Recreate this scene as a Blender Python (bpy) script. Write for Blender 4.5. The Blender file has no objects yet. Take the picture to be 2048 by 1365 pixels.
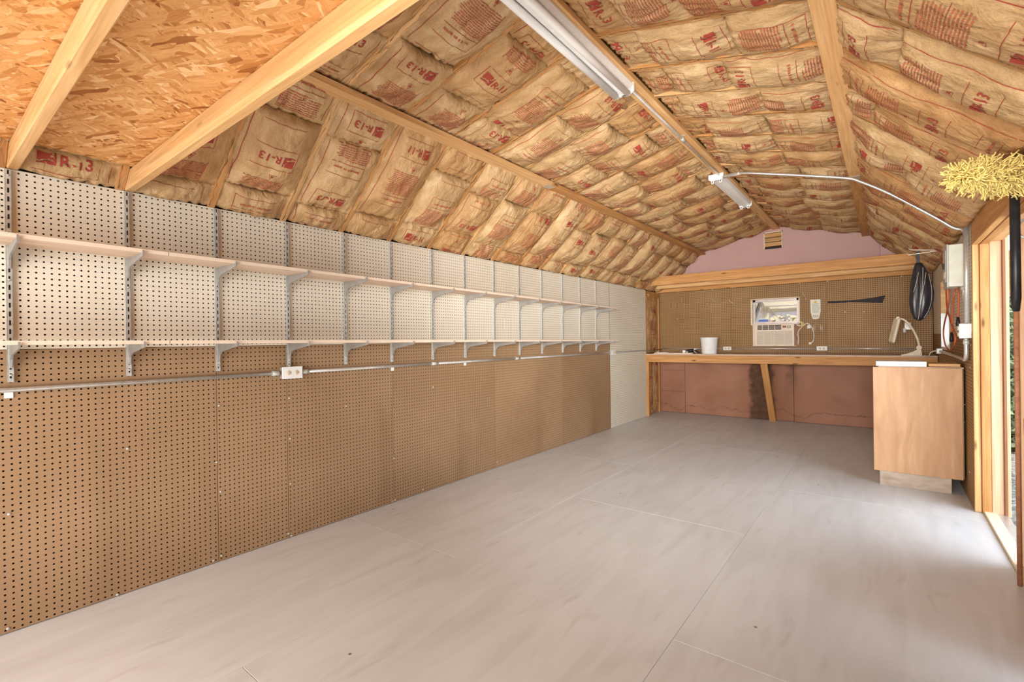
import bpy, bmesh, math, random
import numpy as np
from mathutils import Vector, Matrix, noise

C = bpy.context.scene.collection
S = bpy.context.scene
PI = math.pi

# ------------------------------------------------------------------ camera
F_PX = 955.0
YAW, PITCH, ROLL = 0.6628, -0.0012, -0.0132
EYE = Vector((2.975, 0.0, 1.23))
_cy, _sy, _cp, _sp = math.cos(YAW), math.sin(YAW), math.cos(PITCH), math.sin(PITCH)
fwd = Vector((-_sy * _cp, _cy * _cp, _sp))
r0 = Vector((_cy, _sy, 0)); u0 = r0.cross(fwd)
rgt = math.cos(ROLL) * r0 + math.sin(ROLL) * u0
upv = -math.sin(ROLL) * r0 + math.cos(ROLL) * u0
cam_d = bpy.data.cameras.new('camera'); cam = bpy.data.objects.new('camera', cam_d); C.objects.link(cam)
cam_d.sensor_width = 36; cam_d.lens = F_PX / 2048 * 36; cam_d.clip_start = 0.02; cam_d.clip_end = 300
cam.matrix_world = Matrix(((rgt.x, upv.x, -fwd.x, EYE.x), (rgt.y, upv.y, -fwd.y, EYE.y), (rgt.z, upv.z, -fwd.z, EYE.z), (0, 0, 0, 1)))
S.camera = cam

# ------------------------------------------------------------------ world, lights, exposure
W = bpy.data.worlds.new('world'); S.world = W; W.use_nodes = True
wn = W.node_tree.nodes; wl = W.node_tree.links
wn['Background'].inputs['Color'].default_value = (0.80, 0.90, 1.0, 1)
wn['Background'].inputs['Strength'].default_value = 1.6


def area(name, loc, rot, sx, sy, power, col, spread=PI):
    d = bpy.data.lights.new(name, 'AREA'); d.shape = 'RECTANGLE'; d.size = sx; d.size_y = sy
    d.energy = power; d.color = col; d.spread = spread
    o = bpy.data.objects.new(name, d); C.objects.link(o); o.location = loc; o.rotation_euler = rot
    return o


# daylight lamp outside the side door; the other area lamps are added soft fills
area('front_fill', (1.9, -2.45, 1.35), (PI / 2, 0, 0), 2.9, 2.3, 185, (1.0, 0.98, 0.95))  # added soft lamp at the unseen front, brightens near walls and floor
area('daylight_door', (4.9, 3.3, 1.35), (0, PI / 2, 0), 2.4, 3.2, 92, (0.86, 0.93, 1.0))
area('camera_fill', (2.9, -0.15, 1.35), (math.radians(91), 0, math.radians(20)), 0.9, 0.6, 38, (1.0, 0.96, 0.90), math.radians(66))  # added fill lamp just behind the camera, lifts the far end
area('floor_fill', (1.75, 1.0, 0.05), (PI, 0, 0), 2.4, 4.5, 26, (1.0, 0.95, 0.88))  # added upward lamp just above the floor, lifts the near roof
sd = bpy.data.lights.new('sun', 'SUN'); sd.energy = 2.5; sd.angle = 0.02; sd.color = (1, 0.94, 0.84)
so = bpy.data.objects.new('sun', sd); C.objects.link(so); so.rotation_euler = (math.radians(38), 0, math.radians(-12))
so.location = (0, 0, 6)
S.view_settings.view_transform = 'Standard'; S.view_settings.look = 'None'
S.view_settings.exposure = 0.2; S.view_settings.gamma = 1.0; S.view_settings.use_curve_mapping = False


# ------------------------------------------------------------------ material helpers
def mat(name, rough=0.6, metal=0.0, spec=0.3, coat=0.0):
    m = bpy.data.materials.new(name); m.use_nodes = True
    b = m.node_tree.nodes['Principled BSDF']
    b.inputs['Roughness'].default_value = rough; b.inputs['Metallic'].default_value = metal
    b.inputs['Specular IOR Level'].default_value = spec
    if coat: b.inputs['Coat Weight'].default_value = coat
    return m, m.node_tree, b


def N(nt, typ, **kw):
    n = nt.nodes.new(typ)
    for k, v in kw.items():
        if k in ('operation', 'blend_type', 'data_type', 'feature', 'noise_dimensions', 'wave_type', 'bands_direction', 'distance'): setattr(n, k, v)
        else: n.inputs[k].default_value = v
    return n


def ramp(nt, stops):
    r = nt.nodes.new('ShaderNodeValToRGB'); e = r.color_ramp.elements
    while len(e) < len(stops): e.new(0.5)
    for i, (p, c) in enumerate(stops):
        e[i].position = p; e[i].color = (c[0], c[1], c[2], 1) if not isinstance(c, (int, float)) else (c, c, c, 1)
    return r


def coords(nt, scale, rnd=True, rot=(0, 0, 0)):
    tc = nt.nodes.new('ShaderNodeTexCoord'); mp = nt.nodes.new('ShaderNodeMapping')
    mp.inputs['Scale'].default_value = scale; mp.inputs['Rotation'].default_value = rot
    if rnd:
        oi = nt.nodes.new('ShaderNodeObjectInfo'); mu = N(nt, 'ShaderNodeMath', operation='MULTIPLY'); mu.inputs[1].default_value = 37.0
        nt.links.new(oi.outputs['Random'], mu.inputs[0])
        ad = nt.nodes.new('ShaderNodeVectorMath'); ad.operation = 'ADD'
        nt.links.new(tc.outputs['Object'], ad.inputs[0]); nt.links.new(mu.outputs[0], ad.inputs[1])
        nt.links.new(ad.outputs[0], mp.inputs['Vector'])
    else: nt.links.new(tc.outputs['Object'], mp.inputs['Vector'])
    return mp.outputs['Vector']


def mixc(nt, fac, a, b, typ='MIX'):
    m = nt.nodes.new('ShaderNodeMix'); m.data_type = 'RGBA'; m.blend_type = typ
    for sock, v in ((m.inputs[0], fac), (m.inputs[6], a), (m.inputs[7], b)):
        if isinstance(v, (int, float)): sock.default_value = v
        elif isinstance(v, tuple): sock.default_value = (v[0], v[1], v[2], 1)
        else: nt.links.new(v, sock)
    return m.outputs[2]


def bump(nt, b, h, strength=0.3, dist=0.01):
    bp = nt.nodes.new('ShaderNodeBump'); bp.inputs['Strength'].default_value = strength; bp.inputs['Distance'].default_value = dist
    nt.links.new(h, bp.inputs['Height']); nt.links.new(bp.outputs[0], b.inputs['Normal'])


def objrand_bright(nt, col, lo=0.85, hi=1.1):
    oi = nt.nodes.new('ShaderNodeObjectInfo'); mr = nt.nodes.new('ShaderNodeMapRange')
    mr.inputs['To Min'].default_value = lo; mr.inputs['To Max'].default_value = hi
    nt.links.new(oi.outputs['Random'], mr.inputs['Value'])
    hs = nt.nodes.new('ShaderNodeHueSaturation'); nt.links.new(mr.outputs[0], hs.inputs['Value']); nt.links.new(col, hs.inputs['Color'])
    return hs.outputs[0]


def plain(name, col, rough=0.5, metal=0.0, spec=0.3, var=0.12, scale=20, bmp=0.0):
    m, nt, b = mat(name, rough, metal, spec)
    v = coords(nt, (scale,) * 3)
    n = N(nt, 'ShaderNodeTexNoise', Scale=1.0, Detail=4.0); nt.links.new(v, n.inputs['Vector'])
    d = tuple(c * (1 - var) for c in col); l = tuple(min(1, c * (1 + var)) for c in col)
    r = ramp(nt, [(0.3, d), (0.7, l)]); nt.links.new(n.outputs[0], r.inputs[0]); nt.links.new(r.outputs[0], b.inputs['Base Color'])
    if bmp: bump(nt, b, n.outputs[0], bmp, 0.002)
    return m


def wood(name, dark, light, rough=0.6, knots=True, grain=1.0, along=(1.2, 22, 22), lo=0.86, hi=1.1):
    """lumber: grain runs along the object's own X axis"""
    m, nt, b = mat(name, rough, 0, 0.25)
    v = coords(nt, along)
    n1 = N(nt, 'ShaderNodeTexNoise', Scale=1.0, Detail=5.0, Distortion=1.6); nt.links.new(v, n1.inputs['Vector'])
    r1 = ramp(nt, [(0.28, dark), (0.52, tuple((a + c) / 2 for a, c in zip(dark, light))), (0.72, light)])
    nt.links.new(n1.outputs[0], r1.inputs[0]); col = r1.outputs[0]
    v2 = coords(nt, (along[0] * 3, along[1] * 7, along[2] * 7))
    n2 = N(nt, 'ShaderNodeTexNoise', Scale=1.0, Detail=3.0); nt.links.new(v2, n2.inputs['Vector'])
    r2 = ramp(nt, [(0.35, 0.72), (0.6, 1.0)]); nt.links.new(n2.outputs[0], r2.inputs[0])
    col = mixc(nt, 0.45 * grain, col, r2.outputs[0], 'MULTIPLY')
    if knots:
        v3 = coords(nt, (2.4, 9, 9))
        vo = N(nt, 'ShaderNodeTexVoronoi', Scale=1.0, Randomness=1.0); nt.links.new(v3, vo.inputs['Vector'])
        r3 = ramp(nt, [(0.045, 1.0), (0.12, 0.0)]); nt.links.new(vo.outputs['Distance'], r3.inputs[0])
        col = mixc(nt, r3.outputs[0], col, tuple(c * 0.35 for c in dark))
    col = objrand_bright(nt, col, lo, hi)
    nt.links.new(col, b.inputs['Base Color']); bump(nt, b, n2.outputs[0], 0.15, 0.002)
    return m


M = {}
M['pine'] = wood('pine', (0.46, 0.205, 0.062), (0.71, 0.385, 0.15))
M['pine_pale'] = wood('pine_pale', (0.60, 0.32, 0.115), (0.83, 0.53, 0.26))
M['pine_orange'] = wood('pine_orange', (0.46, 0.20, 0.06), (0.68, 0.36, 0.13))
M['trim_wood'] = wood('trim_wood', (0.72, 0.43, 0.25), (0.90, 0.64, 0.42), knots=False)
M['door_brown'] = wood('door_brown', (0.30, 0.125, 0.062), (0.42, 0.19, 0.10), knots=False)
M['cabinet_wood'] = wood('cabinet_wood', (0.45, 0.25, 0.125), (0.60, 0.36, 0.20), 0.45, False, 0.5, (1.6, 7, 7))
M['toe_wood'] = wood('toe_wood', (0.35, 0.27, 0.20), (0.62, 0.52, 0.42), 0.8, False, 1.0, (2.5, 7, 7))
M['shelf_wood'] = wood('shelf_wood', (0.60, 0.43, 0.31), (0.75, 0.58, 0.45), 0.5, False, 0.45, (1.5, 30, 30), 0.97, 1.03)
M['shelf_edge'] = plain('shelf_edge', (0.80, 0.66, 0.53), 0.45, var=0.04)
M['outside_pale'] = wood('outside_pale', (0.75, 0.62, 0.45), (0.95, 0.84, 0.66), knots=False)
M['metal'] = plain('metal', (0.68, 0.68, 0.66), 0.32, 0.65, var=0.1, scale=40)
M['zinc'] = plain('zinc', (0.60, 0.61, 0.58), 0.42, 0.35, var=0.15, scale=60)
M['steel_bracket'] = plain('steel_bracket', (0.36, 0.35, 0.33), 0.45, 0.4, var=0.1)
M['white_enamel'] = plain('white_enamel', (0.91, 0.91, 0.89), 0.28, spec=0.5, var=0.03)
M['tube'] = plain('tube', (0.92, 0.93, 0.92), 0.18, spec=0.6, var=0.01)
M['white_plastic'] = plain('white_plastic', (0.82, 0.83, 0.82), 0.4, var=0.04)
M['cream_plastic'] = plain('cream_plastic', (0.72, 0.62, 0.46), 0.42, var=0.06)
M['ac_beige'] = plain('ac_beige', (0.80, 0.70, 0.58), 0.5, var=0.05)
M['ac_grille'] = plain('ac_grille', (0.50, 0.42, 0.33), 0.6, var=0.08, scale=60)
M['dark_slot'] = plain('dark_slot', (0.05, 0.04, 0.035), 0.8, var=0.2)
M['grey_box'] = plain('grey_box', (0.50, 0.50, 0.46), 0.5, 0.2, var=0.08)
M['panel_pale'] = plain('panel_pale', (0.72, 0.73, 0.64), 0.5, var=0.06)
M['black_plastic'] = plain('black_plastic', (0.02, 0.02, 0.022), 0.35, var=0.3)
M['black_steel'] = plain('black_steel', (0.035, 0.028, 0.028), 0.7, 0.0, var=0.3)
M['black_cloth'] = plain('black_cloth', (0.018, 0.02, 0.026), 0.33, spec=0.6, var=0.4, scale=30, bmp=0.4)
M['piping'] = plain('piping', (0.75, 0.70, 0.62), 0.6)
M['cord_orange'] = plain('cord_orange', (0.55, 0.13, 0.05), 0.45, var=0.08)
M['cord_white'] = plain('cord_white', (0.80, 0.76, 0.66), 0.5, var=0.05)
M['yellow'] = plain('yellow', (0.80, 0.58, 0.12), 0.6)
M['yellow_fibre'] = plain('yellow_fibre', (0.80, 0.64, 0.22), 0.9, var=0.25, scale=30)
M['wire'] = plain('wire', (0.80, 0.74, 0.64), 0.4, 0.5)
M['paper'] = plain('paper', (0.82, 0.80, 0.70), 0.7, var=0.04)
M['ink_black'] = plain('ink_black', (0.06, 0.06, 0.06), 0.7)
M['ink_red'] = plain('ink_red', (0.36, 0.055, 0.035), 0.7, var=0.18, scale=30)
M['ink_faded'] = plain('ink_faded', (0.43, 0.125, 0.062), 0.7, var=0.2, scale=30)
M['blue'] = plain('blue', (0.15, 0.28, 0.75), 0.5)
M['aluminium'] = plain('aluminium', (0.42, 0.36, 0.34), 0.4, 0.5)
M['backing'] = plain('backing', (0.055, 0.028, 0.014), 0.9, var=0.2)  # dark colour stands in for the shade inside the pegboard holes
M['backing_white'] = plain('backing_white', (0.13, 0.085, 0.05), 0.9, var=0.2)
M['bench_top'] = plain('bench_top', (0.56, 0.42, 0.32), 0.5, var=0.12, scale=6)
M['near_black'] = plain('near_black', (0.04, 0.03, 0.025), 0.9)

# kraft paper of the insulation batts
m, nt, b = mat('kraft', 0.52, 0, 0.35)
v = coords(nt, (6, 9, 9)); n1 = N(nt, 'ShaderNodeTexNoise', Scale=1.0, Detail=6.0, Distortion=0.7); nt.links.new(v, n1.inputs['Vector'])
r1 = ramp(nt, [(0.25, (0.43, 0.26, 0.115)), (0.5, (0.585, 0.385, 0.19)), (0.75, (0.74, 0.54, 0.305))]); nt.links.new(n1.outputs[0], r1.inputs[0])
v2 = coords(nt, (120, 190, 190)); n2 = N(nt, 'ShaderNodeTexNoise', Scale=1.0, Detail=3.0); nt.links.new(v2, n2.inputs['Vector'])
r2 = ramp(nt, [(0.3, 0.70), (0.65, 1.05)]); nt.links.new(n2.outputs[0], r2.inputs[0])
col = mixc(nt, 0.55, r1.outputs[0], r2.outputs[0], 'MULTIPLY')
oi = nt.nodes.new('ShaderNodeObjectInfo'); r3 = ramp(nt, [(0.0, (1.08, 1.08, 1.06)), (0.45, (1.0, 1.0, 1.0)), (0.72, (0.90, 0.80, 0.68)), (1.0, (0.82, 0.66, 0.50))])
r3.color_ramp.elements[0].color = (1, 1, 0.98, 1); nt.links.new(oi.outputs['Random'], r3.inputs[0])
col = mixc(nt, 0.8, col, r3.outputs[0], 'MULTIPLY'); nt.links.new(col, b.inputs['Base Color'])
v4 = coords(nt, (10, 20, 20)); n4 = N(nt, 'ShaderNodeTexNoise', Scale=1.0, Detail=5.0, Distortion=1.2); nt.links.new(v4, n4.inputs['Vector'])
v5 = coords(nt, (16, 16, 16)); n5 = N(nt, 'ShaderNodeTexNoise', Scale=1.0, Detail=4.0); nt.links.new(v5, n5.inputs['Vector'])
ad = N(nt, 'ShaderNodeMath', operation='ADD'); nt.links.new(n4.outputs[0], ad.inputs[0]); nt.links.new(n5.outputs[0], ad.inputs[1])
bump(nt, b, ad.outputs[0], 0.8, 0.014)
M['kraft'] = m

# OSB: overlapping strands at several angles
m, nt, b = mat('osb', 0.65, 0, 0.2)
col = None
for k, (ang, sc, seed) in enumerate(((0.3, 1.0, 0), (1.5, 1.15, 3), (2.5, 0.9, 7), (0.9, 1.3, 11), (-0.4, 1.1, 17))):
    tc = nt.nodes.new('ShaderNodeTexCoord'); mp = nt.nodes.new('ShaderNodeMapping')
    mp.inputs['Rotation'].default_value = (0, 0, ang); mp.inputs['Location'].default_value = (seed, seed * 0.7, 0)
    nz = N(nt, 'ShaderNodeTexNoise', Scale=6.0, Detail=2.0); nt.links.new(tc.outputs['Object'], nz.inputs['Vector'])
    mx = mixc(nt, 0.035, tc.outputs['Object'], nz.outputs['Color'])
    nt.links.new(mx, mp.inputs['Vector'])
    m2 = nt.nodes.new('ShaderNodeMapping'); m2.inputs['Scale'].default_value = (13 * sc, 58 * sc, 1); nt.links.new(mp.outputs[0], m2.inputs['Vector'])
    vo = N(nt, 'ShaderNodeTexVoronoi', Scale=1.0, Randomness=1.0); nt.links.new(m2.outputs[0], vo.inputs['Vector'])
    sp = nt.nodes.new('ShaderNodeSeparateColor'); nt.links.new(vo.outputs['Color'], sp.inputs[0])
    cr = ramp(nt, [(0.0, (0.30, 0.10, 0.025)), (0.08, (0.48, 0.20, 0.055)), (0.3, (0.62, 0.30, 0.10)), (0.8, (0.70, 0.37, 0.14)), (1.0, (0.82, 0.53, 0.27))])
    nt.links.new(sp.outputs[0], cr.inputs[0])
    m3 = nt.nodes.new('ShaderNodeMapping'); m3.inputs['Scale'].default_value = (26 * sc, 330, 1); nt.links.new(mp.outputs[0], m3.inputs['Vector'])
    ng = N(nt, 'ShaderNodeTexNoise', Scale=1.0, Detail=2.0); nt.links.new(m3.outputs[0], ng.inputs['Vector'])
    rg = ramp(nt, [(0.3, 0.66), (0.6, 1.05)]); nt.links.new(ng.outputs[0], rg.inputs[0])
    c = mixc(nt, 0.6, cr.outputs[0], rg.outputs[0], 'MULTIPLY')
    if col is None: col = c
    else:
        st = N(nt, 'ShaderNodeMath', operation='GREATER_THAN'); st.inputs[1].default_value = 0.56; nt.links.new(sp.outputs[1], st.inputs[0])
        col = mixc(nt, st.outputs[0], col, c)
nt.links.new(col, b.inputs['Base Color'])
sv = nt.nodes.new('ShaderNodeRGBToBW'); nt.links.new(col, sv.inputs[0]); bump(nt, b, sv.outputs[0], 0.25, 0.003)
M['osb'] = m


def board_mat(name, dark, light, stain=0.0, lo=0.94, hi=1.06, stain_col=(0.16, 0.09, 0.04)):
    m, nt, b = mat(name, 0.55, 0, 0.25)
    v = coords(nt, (1.6, 1.6, 1.6)); n1 = N(nt, 'ShaderNodeTexNoise', Scale=1.0, Detail=5.0); nt.links.new(v, n1.inputs['Vector'])
    r1 = ramp(nt, [(0.3, dark), (0.7, light)]); nt.links.new(n1.outputs[0], r1.inputs[0]); col = r1.outputs[0]
    v2 = coords(nt, (230, 230, 230)); n2 = N(nt, 'ShaderNodeTexNoise', Scale=1.0, Detail=2.0); nt.links.new(v2, n2.inputs['Vector'])
    r2 = ramp(nt, [(0.3, 0.86), (0.7, 1.04)]); nt.links.new(n2.outputs[0], r2.inputs[0])
    col = mixc(nt, 0.6, col, r2.outputs[0], 'MULTIPLY')
    if stain:
        v3 = coords(nt, (2.2, 2.2, 0.9), False); n3 = N(nt, 'ShaderNodeTexNoise', Scale=1.0, Detail=6.0, Distortion=0.5); nt.links.new(v3, n3.inputs['Vector'])
        r3 = ramp(nt, [(0.60, 0.0), (0.78, 1.0)]); nt.links.new(n3.outputs[0], r3.inputs[0])
        mm = N(nt, 'ShaderNodeMath', operation='MULTIPLY'); mm.inputs[1].default_value = stain; nt.links.new(r3.outputs[0], mm.inputs[0])
        col = mixc(nt, mm.outputs[0], col, stain_col)
    col = objrand_bright(nt, col, lo, hi)
    nt.links.new(col, b.inputs['Base Color'])
    return m


M['peg_white'] = board_mat('peg_white', (0.78, 0.72, 0.59), (0.85, 0.80, 0.68), 0.0, 0.98, 1.02)
M['peg_brown'] = board_mat('peg_brown', (0.325, 0.20, 0.105), (0.395, 0.255, 0.145), 0.25)
M['peg_back'] = board_mat('peg_back', (0.34, 0.19, 0.075), (0.42, 0.255, 0.115), 0.25)
M['foam_top'] = board_mat('foam_top', (0.60, 0.38, 0.35), (0.66, 0.43, 0.40), 0.0)


# lower pink foam with the water stain that runs down beside the brace and the tide line near the floor
def foam_low():
    m, nt, b = mat('foam_low', 0.6, 0, 0.25)
    geo = nt.nodes.new('ShaderNodeNewGeometry'); se = nt.nodes.new('ShaderNodeSeparateXYZ'); nt.links.new(geo.outputs['Position'], se.inputs[0])

    def mth(op, a, c=None, clamp=False):
        n = nt.nodes.new('ShaderNodeMath'); n.operation = op; n.use_clamp = clamp
        for i, v in enumerate((a, c)):
            if v is None: continue
            if isinstance(v, (int, float)): n.inputs[i].default_value = v
            else: nt.links.new(v, n.inputs[i])
        return n.outputs[0]
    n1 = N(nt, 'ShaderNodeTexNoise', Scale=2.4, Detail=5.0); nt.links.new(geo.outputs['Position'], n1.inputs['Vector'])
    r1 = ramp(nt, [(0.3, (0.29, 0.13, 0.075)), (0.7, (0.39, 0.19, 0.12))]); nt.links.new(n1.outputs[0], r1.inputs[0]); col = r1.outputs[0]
    nz = N(nt, 'ShaderNodeTexNoise', Scale=7.0, Detail=6.0); nt.links.new(geo.outputs['Position'], nz.inputs['Vector'])
    wob = mth('SUBTRACT', nz.outputs[0], 0.5)
    # vertical stain around x=1.52 (a strip built up with noise)
    dx = mth('ABSOLUTE', mth('ADD', mth('SUBTRACT', se.outputs[0], 1.51), mth('MULTIPLY', wob, 0.22)))
    s1 = mth('SUBTRACT', 1.0, mth('DIVIDE', dx, 0.19), True)
    s1 = mth('MULTIPLY', s1, 3.2, True)
    dx2 = mth('ABSOLUTE', mth('ADD', mth('SUBTRACT', se.outputs[0], 1.92), mth('MULTIPLY', wob, 0.35)))
    s2 = mth('MULTIPLY', mth('SUBTRACT', 1.0, mth('DIVIDE', dx2, 0.10), True), mth('SUBTRACT', mth('MULTIPLY', se.outputs[2], 1.6), 0.55, True))
    nb = N(nt, 'ShaderNodeTexNoise', Scale=13.0, Detail=4.0); nt.links.new(geo.outputs['Position'], nb.inputs['Vector'])
    s = mth('MULTIPLY', mth('MAXIMUM', s1, s2), mth('ADD', mth('MULTIPLY', nb.outputs[0], 0.8), 0.52, True), True)
    # reddish halo
    h = mth('MULTIPLY', mth('SUBTRACT', 1.0, mth('DIVIDE', mth('ABSOLUTE', mth('SUBTRACT', se.outputs[0], 1.62)), 0.5), True), 0.8)
    col = mixc(nt, h, col, (0.24, 0.095, 0.045))
    col = mixc(nt, s, col, (0.075, 0.03, 0.012))
    # tide line
    wz = N(nt, 'ShaderNodeTexNoise', Scale=4.0, Detail=5.0); nt.links.new(geo.outputs['Position'], wz.inputs['Vector'])
    tz = mth('ADD', mth('MULTIPLY', mth('SUBTRACT', wz.outputs[0], 0.5), 0.42), 0.10)
    dz = mth('ABSOLUTE', mth('SUBTRACT', se.outputs[2], tz))
    tl = mth('SUBTRACT', 1.0, mth('DIVIDE', dz, 0.011), True)
    col = mixc(nt, mth('MULTIPLY', tl, 0.7), col, (0.13, 0.05, 0.03))
    nt.links.new(col, b.inputs['Base Color'])
    return m


M['foam_low'] = foam_low()

# painted plywood floor
m, nt, b = mat('painted_ply', 0.42, 0, 0.35)
tc = nt.nodes.new('ShaderNodeTexCoord')
mp = nt.nodes.new('ShaderNodeMapping'); mp.inputs['Scale'].default_value = (6, 0.9, 1); nt.links.new(tc.outputs['Object'], mp.inputs['Vector'])
n1 = N(nt, 'ShaderNodeTexNoise', Scale=1.6, Detail=6.0, Distortion=0.9); nt.links.new(mp.outputs[0], n1.inputs['Vector'])
r1 = ramp(nt, [(0.25, (0.59, 0.605, 0.62)), (0.55, (0.665, 0.69, 0.715)), (0.8, (0.70, 0.73, 0.765))]); nt.links.new(n1.outputs[0], r1.inputs[0]); col = r1.outputs[0]
n2 = N(nt, 'ShaderNodeTexNoise', Scale=1.3, Detail=6.0); nt.links.new(tc.outputs['Object'], n2.inputs['Vector'])
r2 = ramp(nt, [(0.35, 0.88), (0.6, 1.0)]); nt.links.new(n2.outputs[0], r2.inputs[0]); col = mixc(nt, 0.55, col, r2.outputs[0], 'MULTIPLY')
m5 = nt.nodes.new('ShaderNodeMapping'); m5.inputs['Scale'].default_value = (9, 2.2, 1); nt.links.new(tc.outputs['Object'], m5.inputs['Vector'])
n5 = N(nt, 'ShaderNodeTexNoise', Scale=1.2, Detail=8.0, Distortion=0.4); nt.links.new(m5.outputs[0], n5.inputs['Vector'])
r5 = ramp(nt, [(0.62, 0.0), (0.95, 1.0)]); nt.links.new(n5.outputs[0], r5.inputs[0]); col = mixc(nt, r5.outputs[0], col, (0.40, 0.37, 0.33))
vo = N(nt, 'ShaderNodeTexVoronoi', Scale=2.6, Randomness=1.0); nt.links.new(tc.outputs['Object'], vo.inputs['Vector'])
r3 = ramp(nt, [(0.014, 1.0), (0.024, 0.0)]); nt.links.new(vo.outputs['Distance'], r3.inputs[0]); col = mixc(nt, r3.outputs[0], col, (0.16, 0.11, 0.08))
nt.links.new(col, b.inputs['Base Color'])
mp3 = nt.nodes.new('ShaderNodeMapping'); mp3.inputs['Scale'].default_value = (70, 3, 1); nt.links.new(tc.outputs['Object'], mp3.inputs['Vector'])
n4 = N(nt, 'ShaderNodeTexNoise', Scale=1.0, Detail=3.0); nt.links.new(mp3.outputs[0], n4.inputs['Vector']); bump(nt, b, n4.outputs[0], 0.12, 0.002)
M['painted_ply'] = m

m, nt, b = mat('gravel', 0.9, 0, 0.2)
v = coords(nt, (1, 1, 1), False); vo = N(nt, 'ShaderNodeTexVoronoi', Scale=22.0); nt.links.new(v, vo.inputs['Vector'])
sp = nt.nodes.new('ShaderNodeSeparateColor'); nt.links.new(vo.outputs['Color'], sp.inputs[0])
cr = ramp(nt, [(0, (0.30, 0.27, 0.24)), (1, (0.62, 0.58, 0.52))]); nt.links.new(sp.outputs[0], cr.inputs[0]); nt.links.new(cr.outputs[0], b.inputs['Base Color'])
bump(nt, b, vo.outputs['Distance'], 0.8, 0.03)
M['gravel'] = m
M['leaf'] = plain('leaf', (0.30, 0.36, 0.20), 0.6, var=0.5, scale=7)
M['grey_boards'] = plain('grey_boards', (0.36, 0.33, 0.34), 0.8)
M['bark'] = plain('bark', (0.16, 0.10, 0.06), 0.9, var=0.3)
m, nt, b = mat('window_glass', 0.02, 0, 0.5)
b.inputs['Transmission Weight'].default_value = 1.0; b.inputs['IOR'].default_value = 1.02; b.inputs['Base Color'].default_value = (0.98, 0.98, 0.98, 1)
M['window_glass'] = m

# ------------------------------------------------------------------ object helpers
WM = {}      # world matrices by object name


def reg(o, world, parent):
    if parent is not None:
        o.parent = parent; o.matrix_parent_inverse = WM[parent.name].inverted()
    o.matrix_basis = world
    WM[o.name] = world.copy()
    return o


def link(name, me, parent=None, world=None, mats=None):
    o = bpy.data.objects.new(name, me); C.objects.link(o)
    if mats and not len(me.materials):
        for x in mats: me.materials.append(M[x] if isinstance(x, str) else x)
    return reg(o, world if world is not None else Matrix.Identity(4), parent)


def from_bm(name, bm, m, parent=None, world=None, smooth=False, origin=None):
    """one mesh object; world = its frame, the bmesh holds local coordinates; origin moves the frame but keeps the shape in place"""
    me = bpy.data.meshes.new(name)
    if origin is not None:
        bmesh.ops.translate(bm, verts=bm.verts, vec=-Vector(origin)); world = Matrix.Translation(origin)
    bmesh.ops.recalc_face_normals(bm, faces=bm.faces)
    if smooth:
        for f in bm.faces: f.smooth = True
    bm.to_mesh(me); bm.free()
    return link(name, me, parent, world, m if isinstance(m, (list, tuple)) else [m])


def thing(name, label, cat, loc=(0, 0, 0), group=None):
    o = bpy.data.objects.new(name, None); C.objects.link(o); o.empty_display_size = 0.05
    reg(o, Matrix.Translation(loc), None)
    o['label'] = label; o['category'] = cat
    if group: o['group'] = group
    return o


def tag(o, label, cat, group=None):
    o['label'] = label; o['category'] = cat
    if group: o['group'] = group
    return o


def struct(o): o['kind'] = 'structure'; return o


def add_box(bm, lo, hi, bev=0.0, mi=0):
    lo = Vector(lo); hi = Vector(hi)
    r = bmesh.ops.create_cube(bm, size=1.0); vs = r['verts']
    for v in vs: v.co = Vector((lo[i] + (hi[i] - lo[i]) * (v.co[i] + 0.5) for i in range(3)))
    fs = set(f for v in vs for f in v.link_faces)
    for f in fs: f.material_index = mi
    if bev:
        es = set(e for f in fs for e in f.edges)
        r2 = bmesh.ops.bevel(bm, geom=list(es), offset=bev, segments=1, affect='EDGES', profile=0.5)
        for f in r2['faces']: f.material_index = mi
    return vs


def box(name, lo, hi, m, parent=None, bev=0.0):
    """box in world coordinates, its frame at its centre"""
    c = (Vector(lo) + Vector(hi)) / 2
    bm = bmesh.new(); add_box(bm, Vector(lo) - c, Vector(hi) - c, bev)
    return from_bm(name, bm, m, parent, Matrix.Translation(c))


def frame_of(p0, p1, up=(0, 0, 1)):
    x = (Vector(p1) - Vector(p0)).normalized(); z = Vector(up); y = z.cross(x).normalized(); z = x.cross(y)
    c = (Vector(p0) + Vector(p1)) / 2
    return Matrix(((x.x, y.x, z.x, c.x), (x.y, y.y, z.y, c.y), (x.z, y.z, z.z, c.z), (0, 0, 0, 1)))


def beam(name, p0, p1, w, h, m, parent=None, up=(0, 0, 1), bev=0.0025):
    """lumber between two points; w across, h along up; grain runs along local X"""
    L = (Vector(p1) - Vector(p0)).length
    bm = bmesh.new(); add_box(bm, (-L / 2, -w / 2, -h / 2), (L / 2, w / 2, h / 2), bev)
    return from_bm(name, bm, m, parent, frame_of(p0, p1, up))


def smooth_path(pts, n=6):
    P = [Vector(p) for p in pts]
    if len(P) < 3: return P
    out = []
    for i in range(len(P) - 1):
        a = P[max(i - 1, 0)]; b_ = P[i]; c = P[i + 1]; d = P[min(i + 2, len(P) - 1)]
        for k in range(n):
            t = k / n
            out.append(0.5 * ((2 * b_) + (c - a) * t + (2 * a - 5 * b_ + 4 * c - d) * t * t + (3 * b_ - a - 3 * c + d) * t ** 3))
    out.append(P[-1]); return out


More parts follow.
